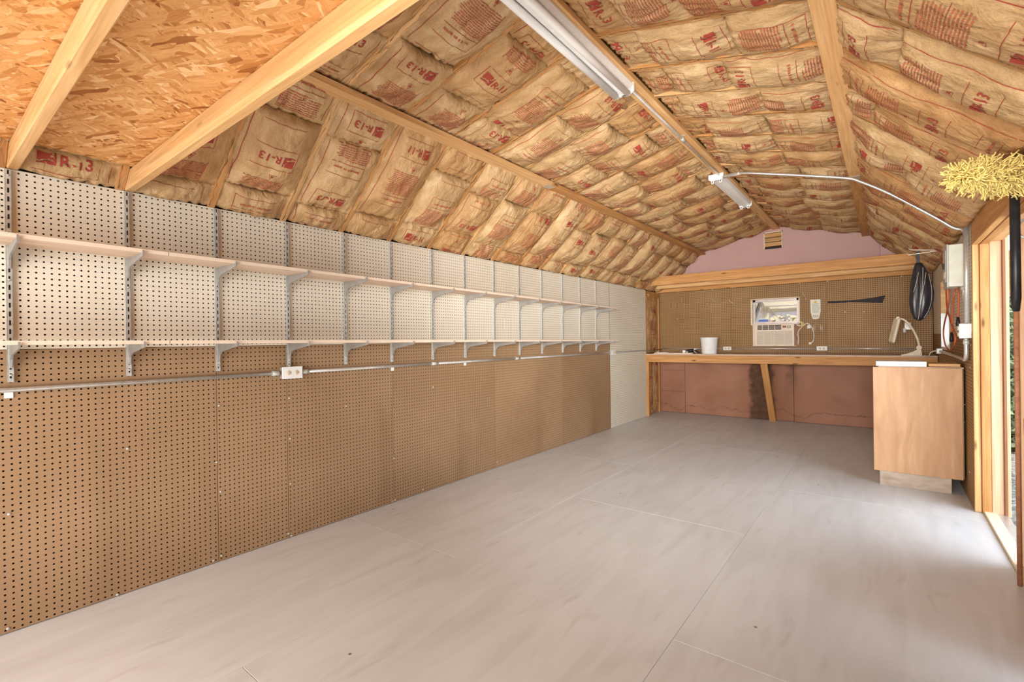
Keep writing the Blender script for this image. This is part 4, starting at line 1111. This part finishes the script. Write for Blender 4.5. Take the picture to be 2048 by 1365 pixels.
# cord of the air conditioner, tied up on the pegboard
cx = lambda px, py: P(1, YB - 0.03, px, py)
co = thing('power_cord', 'white power cord tied with a yellow twist right of the air conditioner', 'power cord', cx(1603, 648))
tube('cable', [cx(1596, 689), cx(1597, 678), cx(1596, 666), cx(1601, 657), cx(1608, 651), cx(1614, 647), cx(1622, 653), cx(1627, 664), cx(1628, 675), cx(1626, 683), cx(1622, 687)], 0.006, 'cord_white', co, 8, 5)
for k in range(3):
    c0 = cx(1601, 649) + Vector((0, -0.012 * k, 0))
    tube('loop', [c0 + Vector((0.045 * math.cos(a), 0, 0.026 * math.sin(a) + 0.004 * k)) for a in np.linspace(0, 2 * PI, 17)], 0.005, 'cord_white', co, 6)
tie = [cx(1603, 643), cx(1605, 649), cx(1604, 657)]
tube('twist_tie', [p + Vector((0, -0.035, 0)) for p in tie], [0.006, 0.014, 0.007], 'yellow', co, 8)
pl = cx(1621, 687); box('plug', (pl.x - 0.022, pl.y - 0.016, pl.z - 0.016), (pl.x + 0.014, pl.y + 0.016, pl.z + 0.016), 'cord_white', co, 0.005)
tg = cx(1618, 654); box('cord_tag', (tg.x - 0.02, tg.y - 0.024, tg.z - 0.024), (tg.x + 0.022, tg.y - 0.022, tg.z + 0.022), 'paper', co)

# instruction sheet with a warning triangle
a = P(1, YB - 0.004, 1620.5, 600); c = P(1, YB - 0.004, 1641.5, 639)
sh = thing('instruction_sheet', 'white instruction card with yellow triangle on the back pegboard', 'paper', ((a.x + c.x) / 2, YB - 0.004, c.z))
w_ = c.x - a.x; h_ = a.z - c.z
bm = bmesh.new(); add_prism(bm, [(0, h_), (w_, h_), (w_, h_ * 0.4), (w_ * 0.84, h_ * 0.05), (w_ * 0.5, 0), (w_ * 0.2, h_ * 0.04), (w_ * 0.02, h_ * 0.4)], 1, -0.002, 0.0)
from_bm('card', bm, 'paper', sh, Matrix.Translation((a.x, YB - 0.004, c.z)))
bm = bmesh.new(); add_prism(bm, [(w_ * 0.28, h_ * 0.84), (w_ * 0.72, h_ * 0.84), (w_ * 0.5, h_ * 0.96)], 1, -0.003, -0.002); from_bm('triangle', bm, 'yellow', sh, Matrix.Translation((a.x, YB - 0.004, c.z)))
bm = bmesh.new(); rr = random.Random(3)
for k in range(9):
    z = h_ * (0.78 - k * 0.055); u = w_ * 0.18
    while u < w_ * 0.80: e = u + rr.uniform(0.008, 0.02); add_box(bm, (u, -0.003, z), (e, -0.002, z + 0.004)); u = e + 0.004
for k in range(6): add_box(bm, (w_ * (0.24 + 0.1 * k), -0.003, h_ * 0.10), (w_ * (0.27 + 0.1 * k), -0.002, h_ * rr.uniform(0.18, 0.28)))
from_bm('lettering', bm, 'ink_black', sh, Matrix.Translation((a.x, YB - 0.004, c.z)))

# wire tool holder
q = lambda px, py: P(1, YB - 0.012, px, py)
th = thing('wire_holder', 'small chrome wire holder on the back pegboard below the card', 'hook', q(1634, 664))
for px in (1626.5, 1630, 1641.5, 1645):
    tube('prong', [q(px, 648), q(px, 664)], 0.004, 'wire', th, 6)
tube('crossbar', [q(1626, 648), q(1645.5, 646)], 0.003, 'steel_bracket', th, 6); tube('crossbar', [q(1626, 657), q(1645.5, 656)], 0.003, 'steel_bracket', th, 6)

# long dark tapered blade
q = lambda px, py: P(1, YB - 0.012, px, py)
pts = [q(1655, 603), q(1655, 606.5), q(1665, 607), q(1700, 605), q(1765, 606), q(1771, 591), q(1745, 596), q(1700, 601.5)]
c0 = q(1710, 604)
bm = bmesh.new(); add_prism(bm, [(p.x - c0.x, p.z - c0.z) for p in pts], 1, -0.004, 0.002)
bl = from_bm('tapered_blade', bm, 'black_steel', None, Matrix.Translation(c0)); tag(bl, 'long black tapered steel blade hung level on the pegboard', 'tool')

# pegboard hooks left on the end wall
hk = [((1425, 600), (1431, 604), 'upper left of the window'), ((1459, 602), (1468, 609), 'nearest the window'), ((1606, 588), (1612, 598), 'above the instruction card')]
for (a0, b0, wh) in hk:
    p = P(1, YB - 0.004, *b0); e = P(1, YB - 0.05, *a0)
    o = tube('pegboard_hook', [p + Vector((0, 0, 0.012)), p, e, e + Vector((0, -0.003, 0.014))], 0.0045, 'wire', None, 8, 3)
    tag(o, f'small white peg hook on the back pegboard, {wh}', 'hook', 'peg hooks on the back pegboard')
# wall switch / outlet behind the lamp
ss_ = P(1, YB - 0.001, 1815, 657)
so_ = thing('switch_box', 'small box with white plug on the back pegboard behind the lamp', 'switch', ss_)
box('box', (ss_.x - 0.03, YB - 0.03, ss_.z - 0.02), (ss_.x + 0.035, YB - 0.001, ss_.z + 0.075), 'zinc', so_, 0.003)
box('plug', (ss_.x - 0.045, YB - 0.06, ss_.z - 0.055), (ss_.x - 0.018, YB - 0.028, ss_.z - 0.0), 'white_plastic', so_, 0.004)

# ------------------------------------------------------------------ bucket
bk = thing('bucket', 'white plastic bucket standing on the workbench', 'bucket', (0.905, 7.44, 0.992))
bm = bmesh.new()
prof = [(0.001, 0.006), (0.100, 0.006), (0.121, 0.242), (0.130, 0.243), (0.130, 0.236), (0.124, 0.233), (0.124, 0.222), (0.121, 0.220), (0.104, 0.004), (0.100, 0.0), (0.001, 0.0)]
add_lathe(bm, prof, 40); from_bm('shell', bm, 'white_plastic', bk, Matrix.Translation((0.905, 7.44, 0.992)))
hp = [Vector((0.905 + 0.128 * math.cos(a), 7.44 + 0.05 + 0.085 * math.sin(a), 0.992 + 0.235 - 0.02 * math.sin(a))) for a in np.linspace(0, PI, 12)]
tube('handle', hp, 0.0025, 'steel_bracket', bk, 6)

# ------------------------------------------------------------------ loose hardware left on the bench
ZT = 0.992
def item(name, label, cat, px, depth=7.40):
    p = P(1, depth, px, 705); return thing(name, label, cat, (p.x, depth, ZT)), p.x
tr, x_ = item('tray', 'shallow pale strip lying along the front of the workbench', 'tray', 1345, 7.33)
bm = bmesh.new(); add_box(bm, (-0.28, -0.035, 0.0), (0.30, 0.035, 0.004), 0.001); add_box(bm, (-0.28, -0.035, 0.004), (0.30, -0.031, 0.012)); add_box(bm, (-0.28, 0.031, 0.004), (0.30, 0.035, 0.012))
from_bm('channel', bm, 'shelf_edge', tr, Matrix.Translation((x_, 7.33, ZT)))
cl, x_ = item('clamp', 'black and chrome caulking gun lying beside the bucket', 'tool', 1385, 7.48)
tube('rod', [(x_ - 0.16, 7.48, ZT + 0.03), (x_ + 0.13, 7.50, ZT + 0.085)], 0.006, 'metal', cl, 8)
tube('barrel', [(x_ - 0.10, 7.48, ZT + 0.032), (x_ + 0.02, 7.485, ZT + 0.05)], 0.026, 'black_plastic', cl, 14)
tube('handle', [(x_ + 0.02, 7.485, ZT + 0.05), (x_ + 0.07, 7.49, ZT + 0.03), (x_ + 0.10, 7.49, ZT + 0.012)], 0.012, 'black_plastic', cl, 8, 3)
tube('trigger', [(x_ + 0.03, 7.44, ZT + 0.05), (x_ + 0.06, 7.43, ZT + 0.022), (x_ + 0.07, 7.43, ZT + 0.008)], 0.007, 'metal', cl, 8, 3)
jr, x_ = item('light_bulb', 'small white bulb-shaped fitting left of the caulking gun', 'bulb', 1368, 7.42)
bm = bmesh.new(); add_lathe(bm, [(0.001, 0.0), (0.018, 0.002), (0.022, 0.02), (0.027, 0.038), (0.024, 0.052), (0.001, 0.058)], 16); from_bm('glass', bm, 'white_plastic', jr, Matrix.Translation((x_, 7.42, ZT)))
bm = bmesh.new(); add_lathe(bm, [(0.001, 0.0), (0.0195, 0.0), (0.0195, 0.012), (0.001, 0.012)], 16); from_bm('collar', bm, 'zinc', jr, Matrix.Translation((x_, 7.42, ZT)))
fp, x_ = item('pipe_fitting', 'round chrome pipe fitting on the workbench', 'fitting', 1374, 7.40)
bm = bmesh.new(); add_lathe(bm, [(0.012, 0.0), (0.020, 0.0), (0.020, 0.012), (0.015, 0.014), (0.015, 0.030), (0.019, 0.032), (0.019, 0.040), (0.012, 0.040), (0.012, 0.0)], 16); from_bm('ring', bm, 'metal', fp, Matrix.Translation((x_, 7.40, ZT)))
cc, x_ = item('wire_coil', 'flat tangle of pale wire at the left end of the workbench', 'wire', 1322, 7.42)
rr = random.Random(8); pts = [(x_ + 0.10 * math.cos(k * 0.9) * rr.uniform(.5, 1.2), 7.44 + 0.05 * math.sin(k * 0.9) * rr.uniform(.5, 1), ZT + 0.008 + 0.016 * rr.random()) for k in range(22)]
tube('strand', pts, 0.004, 'wire', cc, 6, 4)
pr, x_ = item('pry_bar', 'flat dark bar lying on the workbench behind the pale strip', 'tool', 1345, 7.55)
bm = bmesh.new(); add_box(bm, (-0.16, -0.014, 0), (0.16, 0.014, 0.012), 0.003); add_prism(bm, [(0.15, -0.016), (0.20, -0.024), (0.20, 0.024), (0.15, 0.016)], 2, 0.0, 0.010); from_bm('bar', bm, 'black_steel', pr, Matrix.Translation((x_, 7.55, ZT)))

# ------------------------------------------------------------------ desk lamp
LY = 7.30
q = lambda px, py, dy=0.0: P(1, LY + dy, px, py)
b0 = q(1824, 710)
lm = thing('desk_lamp', 'cream desk lamp with curved arm and long flat head on the bench end', 'lamp', (b0.x, LY, 0.992))
ZB = 0.992
bm = bmesh.new()
# sloping wedge base
bx0 = q(1801, 710).x; bx1 = q(1844, 710).x
prof = [(bx0, ZB), (bx1, ZB), (bx1 - 0.01, ZB + 0.075), (bx1 - 0.045, ZB + 0.070), (bx0 + 0.105, ZB + 0.042), (bx0 + 0.06, ZB + 0.016), (bx0, ZB + 0.010)]
add_prism(bm, [(x - b0.x, z - ZB) for x, z in prof], 1, -0.06, 0.06)
bmesh.ops.bevel(bm, geom=list(bm.edges), offset=0.004, segments=2, affect='EDGES')
from_bm('base', bm, 'cream_plastic', lm, Matrix.Translation((b0.x, LY, ZB)))
arm = [q(1840, 700), q(1838, 690), q(1834, 676), q(1827, 662), q(1818, 649), q(1808, 640), q(1799, 638)]
tube('arm', arm, [0.016 - 0.001 * 0] + [0.014] * (len(smooth_path(arm, 5)) - 1) if False else 0.012, 'cream_plastic', lm, 12, 5)
tube('hinge', [q(1838, 696, -0.03), q(1838, 696, 0.03)], 0.026, 'cream_plastic', lm, 16)
h0, h1 = q(1795, 636), q(1783, 686)
c_ = (h0 + h1) / 2; dl = (h1 - h0); L_ = dl.length
bm = bmesh.new(); add_box(bm, (-L_ / 2, -0.055, -0.016), (L_ / 2, 0.055, 0.016), 0.014)
mw = frame_of(h0, h1, (-1, -0.5, -0.2)); hd = from_bm('head', bm, 'cream_plastic', lm, mw)
bm = bmesh.new(); add_box(bm, (-L_ / 2 + 0.03, -0.040, -0.0185), (L_ / 2 - 0.02, 0.040, -0.0155), 0.001); from_bm('diffuser', bm, 'steel_bracket', hd, mw)
tube('lamp_tube', [mw @ Vector((-L_ / 2 + 0.035, 0.0, -0.021)), mw @ Vector((L_ / 2 - 0.03, 0.0, -0.021))], 0.007, 'tube', hd, 8)
tube('pivot', [q(1796, 637, -0.025), q(1796, 637, 0.025)], 0.019, 'cream_plastic', lm, 14)
lc = thing('lamp_cord', 'short white cord running from the lamp to the wall box', 'power cord', (3.33, 6.9, 0.995))
tube('cable', [(3.33, 7.22, 0.998), (3.34, 7.0, 0.998), (3.35, 6.85, 1.0), (3.36, 6.80, 1.04), (3.39, 6.77, 1.058), (3.405, 6.77, 1.058)], 0.005, 'cord_white', lc, 8, 5)

# ------------------------------------------------------------------ hook arm with black bag and orange cord
wh = thing('wall_hook', 'long double-prong white wire hook on the right wall', 'hook', (XR - 0.01, 6.0, 2.0))
YH = 5.98
for (px, py, zz, dy) in ((1817, 497, 2.035, 0.05), (1812, 507, 2.02, -0.05)):
    t0 = P(1, YH + dy, px, py)
    tube('prong', [(XR - 0.006, YH + dy, zz - 0.012), (3.40, YH + dy, zz - 0.008), (t0.x + 0.02, YH + dy, t0.z - 0.018), (t0.x, YH + dy, t0.z)], 0.004, 'wire', wh, 8)
box('plate', (XR - 0.010, YH - 0.08, 1.985), (XR - 0.005, YH + 0.08, 2.055), 'zinc', wh)
# the bag: a folded round shape squeezed at the neck
bg = thing('folded_bag', 'black folded nylon bag with pale piping hanging from the wire hook', 'bag', (3.235, YH, 1.37))
bm = bmesh.new(); nu, nv = 64, 30; rings = []
top = P(1, YH, 1838, 526); bot = P(1, YH, 1838, 642); hx = (P(1, YH, 1864, 590).x - P(1, YH, 1811, 590).x) / 2
for j in range(nv + 1):
    t = j / nv; z = bot.z + (top.z - bot.z) * t
    r = hx * (math.sin(PI * min(1, (t * 0.93 + 0.03))) ** 0.55) * (1.0 - 0.42 * max(0, t - 0.25))
    if j == 0: r *= 0.15
    ring = []
    for i in range(nu):
        a = 2 * PI * i / nu
        fold = 1 + 0.045 * math.cos(5 * a + 1.6 * t) + 0.05 * math.cos(11 * a - 3 * t + 1) * (0.3 + t) + 0.02 * math.sin(19 * a + 5 * t)
        ring.append(bm.verts.new((r * math.cos(a) * fold + 0.02 * math.sin(3 * t), r * math.sin(a) * 0.62 * fold, z - bot.z)))
    rings.append(ring)
for a, c in zip(rings, rings[1:]):
    for i in range(nu): bm.faces.new((a[i], a[(i + 1) % nu], c[(i + 1) % nu], c[i])).smooth = True
bm.faces.new(rings[0][::-1]); bm.faces.new(rings[-1])
gx = (P(1, YH, 1811, 590).x + P(1, YH, 1864, 590).x) / 2
from_bm('body', bm, 'black_cloth', bg, Matrix.Translation((gx, YH, bot.z)))
yf = YH - hx * 0.72
for pth in (((1846, 535), (1845, 570), (1842, 600), (1839, 625), (1836, 640)), ((1852, 545), (1850, 560), (1846, 580), (1841, 610)), ((1837, 545), (1833, 565), (1827, 585)), ((1857, 548), (1863, 575), (1863, 600), (1857, 622), (1848, 636))):
    k = 0.55 if pth[0][0] == 1857 else 1.0
    tube('piping', [P(1, YH - hx * 0.72 * k, *p_) for p_ in pth], 0.0017, 'piping', bg, 6, 4)
st = [P(1, YH, 1836, 503), P(1, YH, 1835, 512), P(1, YH, 1837, 528)]
bm = bmesh.new()
for a, c in zip(st, st[1:]): add_prism(bm, [(a.x - 0.016, a.z), (a.x + 0.016, a.z), (c.x + 0.013, c.z), (c.x - 0.013, c.z)], 1, YH - 0.003, YH + 0.003)
from_bm('strap', bm, 'black_plastic', bg)
# orange extension cord
q = lambda px, py, dx=0.0: P(0, 3.41 + dx, px, py)
ec = thing('extension_cord', 'orange extension cord looped from the wall hook over the right wall', 'extension cord', q(1899, 700))
path = [(1884, 512), (1881.5, 519), (1884.8, 531), (1891, 547), (1897, 562), (1898, 594), (1895, 621), (1888.6, 648), (1887, 670), (1891, 691), (1899, 701), (1907, 695), (1911, 680), (1908.6, 663), (1901, 642), (1894, 613), (1892, 575), (1891, 537), (1889, 518), (1891, 505), (1899, 494), (1905, 493), (1910, 497)]
tube('cable', [q(x, y, 0.012 * math.sin(i * 0.9)) for i, (x, y) in enumerate(path)], 0.0062, 'cord_orange', ec, 8, 5)
tube('cable', [q(1884, 512), q(1888, 505), q(1897, 499), q(1905, 497), q(1910, 497)], 0.0062, 'cord_orange', ec, 8, 5)
tube('cable', [q(1904, 664), q(1904.5, 640), q(1906, 610), q(1909, 588), (3.425, 5.15, 1.66), (3.425, 5.12, 1.9), q(1909, 500)], 0.0062, 'cord_orange', ec, 8, 5)
tube('cable', [q(1916, 636), q(1917, 610), q(1917.5, 585), (3.425, 5.06, 1.66), (3.425, 5.10, 1.9), q(1910, 498)], 0.0062, 'cord_orange', ec, 8, 5)
for (x, y) in ((1903, 676), (1916, 645)):
    tube('plug', [q(x, y - 11), q(x, y + 4), q(x, y + 8)], [0.008, 0.014, 0.010], 'black_plastic', ec, 10)

# ------------------------------------------------------------------ duster leaning at the door
DT = Vector((3.415, 2.915, 1.90)); DB = Vector((3.482, 3.34, 0.004))
du = thing('duster', 'yellow shaggy duster on a long pole standing beside the door', 'duster', DB)
dat = lambda t: DB + (DT - DB) * t
tube('pole', [dat(0), dat(0.72)], 0.0095, 'door_brown', du, 12)
tube('grip', [dat(0.70), dat(0.73), dat(0.97)], [0.012, 0.0175, 0.0165], 'black_plastic', du, 16)
bm = bmesh.new(); rr = random.Random(21)
X_ = rgt; core = DT + Vector((-0.05, -0.06, -0.005))
add_tube(bm, [core - X_ * 0.19, core - X_ * 0.14, core + X_ * 0.14, core + X_ * 0.19], [0.01, 0.035, 0.035, 0.01], 8)
for k in range(2600):
    a = rr.uniform(-1, 1); th_ = rr.uniform(0, 2 * PI)
    d = Vector((rr.gauss(0, 1), rr.gauss(0, 1), rr.gauss(0, 1))).normalized()
    c0 = core + X_ * a * 0.17 + d * 0.02
    Lh = rr.uniform(0.030, 0.075) * (1 - 0.25 * abs(a))
    d2 = (d + Vector((rr.gauss(0, .4), rr.gauss(0, .4), rr.gauss(0, .4) - 0.15))).normalized()
    p1 = c0 + d * Lh * 0.55; p2 = p1 + d2 * Lh * 0.4; p3 = p2 + (d2 + Vector((rr.gauss(0, .8), rr.gauss(0, .8), rr.gauss(0, .8)))).normalized() * Lh * 0.3
    add_tube(bm, [c0, p1, p2, p3], [0.0030, 0.0032, 0.0032, 0.0026], 4)
hd = from_bm('fringe', bm, 'yellow_fibre', du, None); hd['kind'] = 'stuff'

# ================================================================== OUTSIDE
bm = bmesh.new(); add_box(bm, (-30, -30, -0.35), (40, 40, -0.15))
ground = struct(from_bm('ground', bm, 'gravel'))
# lumber store seen through the back window
ls = thing('lumber_shed', 'pale timber shelter frame seen through the back window', 'shelter', (1.4, 9.6, -0.15))
for p0, p1, w_, h_ in (((-0.2, 9.45, 1.84), (3.2, 9.45, 1.83), 0.05, 0.12), ((1.20, 9.62, 1.72), (3.2, 9.62, 1.725), 0.05, 0.095),
                       ((1.29, 9.55, -0.15), (1.29, 9.55, 1.79), 0.13, 0.06), ((1.36, 9.60, 1.72), (1.56, 9.60, 1.40), 0.05, 0.09),
                       ((1.00, 9.30, 1.36), (1.20, 9.30, 1.88), 0.05, 0.07), ((0.96, 9.5, -0.15), (0.96, 9.5, 1.9), 0.1, 0.1), ((3.1, 9.5, -0.15), (3.1, 9.5, 1.9), 0.12, 0.12)):
    beam('timber', p0, p1, w_, h_, 'outside_pale', ls, (0, 1, 0.01) if abs(Vector(p1)[2] - Vector(p0)[2]) > 0.3 else (0, 0, 1))
beam('timber', (1.06, 9.36, 1.30), (1.26, 9.36, 1.88), 0.05, 0.07, 'aluminium', ls, (0, 1, 0.01))
bm = bmesh.new(); add_box(bm, (-0.6, 10.6, -0.15), (3.4, 10.66, 2.3)); from_bm('back_boards', bm, 'grey_boards', ls)
box('shelf', (1.0, 9.38, 1.40), (1.42, 9.60, 1.44), 'outside_pale', ls)
bc = thing('blue_crate', 'blue plastic crate outside below the back window', 'crate', (1.27, 9.44, 1.44))
bm = bmesh.new(); add_box(bm, (1.21, 9.40, 1.441), (1.335, 9.50, 1.545), 0.006); from_bm('tub', bm, 'blue', bc)
bm = bmesh.new(); add_box(bm, (1.20, 9.39, 1.54), (1.345, 9.51, 1.556), 0.003); from_bm('rim', bm, 'white_plastic', bc)
pl_ = thing('firewood_pile', 'stacked pale firewood seen through the back window', 'firewood', (1.9, 10.1, 0))
rr = random.Random(4)
bm = bmesh.new()
for k in range(170):
    x = rr.uniform(1.30, 2.5); z = rr.uniform(1.38, 1.60 + 0.03 * math.sin(x * 9)); r_ = rr.uniform(0.014, 0.028)
    add_tube(bm, [(x, 9.9 + rr.uniform(-.03, .03), z), (x + rr.uniform(-.02, .02), 10.25, z)], r_, 6)
o = from_bm('logs', bm, 'outside_pale', pl_); o['kind'] = 'stuff'
bm = bmesh.new(); add_box(bm, (1.28, 9.9, -0.15), (2.55, 10.25, 1.40)); from_bm('base_stack', bm, 'outside_pale', pl_)
# neighbour wall behind the right window and shrubs behind the door
nb = thing('fence', 'orange-stained board fence seen through the right-hand window', 'fence', (5.6, 12.0, -0.15))
for k in range(22):
    x = 3.3 + k * 0.20; box('fence_board', (x, 12.0, 1.35), (x + 0.19, 12.03, 2.7), 'pine', nb)
    box('fence_board', (x, 11.98, -0.15), (x + 0.19, 12.01, 1.34), 'outside_pale', nb)
box('fence_rail', (3.3, 11.95, 1.28), (7.7, 11.98, 1.37), 'pine', nb)
def shrub(loc, h, seed, label):
    t = thing('shrub', label, 'shrub', loc, 'shrubs outside the door'); rr = random.Random(seed); bm = bmesh.new()
    for k in range(1400):
        z = rr.uniform(0.1, h); rad = 0.46 * math.sin(PI * min(1, z / h * 0.85 + 0.12)) * rr.uniform(0.3, 1); a = rr.uniform(0, 2 * PI)
        c = Vector((rad * math.cos(a), rad * math.sin(a), z)); d1 = Vector((rr.gauss(0, 1), rr.gauss(0, 1), rr.gauss(0, .6))).normalized(); d2 = d1.cross(Vector((rr.gauss(0, 1), rr.gauss(0, 1), rr.gauss(0, 1)))).normalized()
        l = rr.uniform(0.05, 0.09)
        vs = [bm.verts.new(c - d1 * l), bm.verts.new(c + d2 * l * .4), bm.verts.new(c + d1 * l), bm.verts.new(c - d2 * l * .4)]; bm.faces.new(vs)
    o = from_bm('foliage', bm, 'leaf', t, Matrix.Translation(loc)); o['kind'] = 'stuff'
    bm = bmesh.new(); 
    for k in range(5): add_tube(bm, [(0.03 * k - .06, 0, 0), (rr.uniform(-.25, .25), rr.uniform(-.25, .25), h * 0.7)], [0.02, 0.006], 6)
    from_bm('stem', bm, 'bark', t, Matrix.Translation(loc))
shrub((4.10, 8.0, -0.15), 1.35, 1, 'leafy green shrub just outside the open door')
shrub((4.50, 10.3, -0.15), 1.95, 2, 'taller shrub behind the first one outside the door')
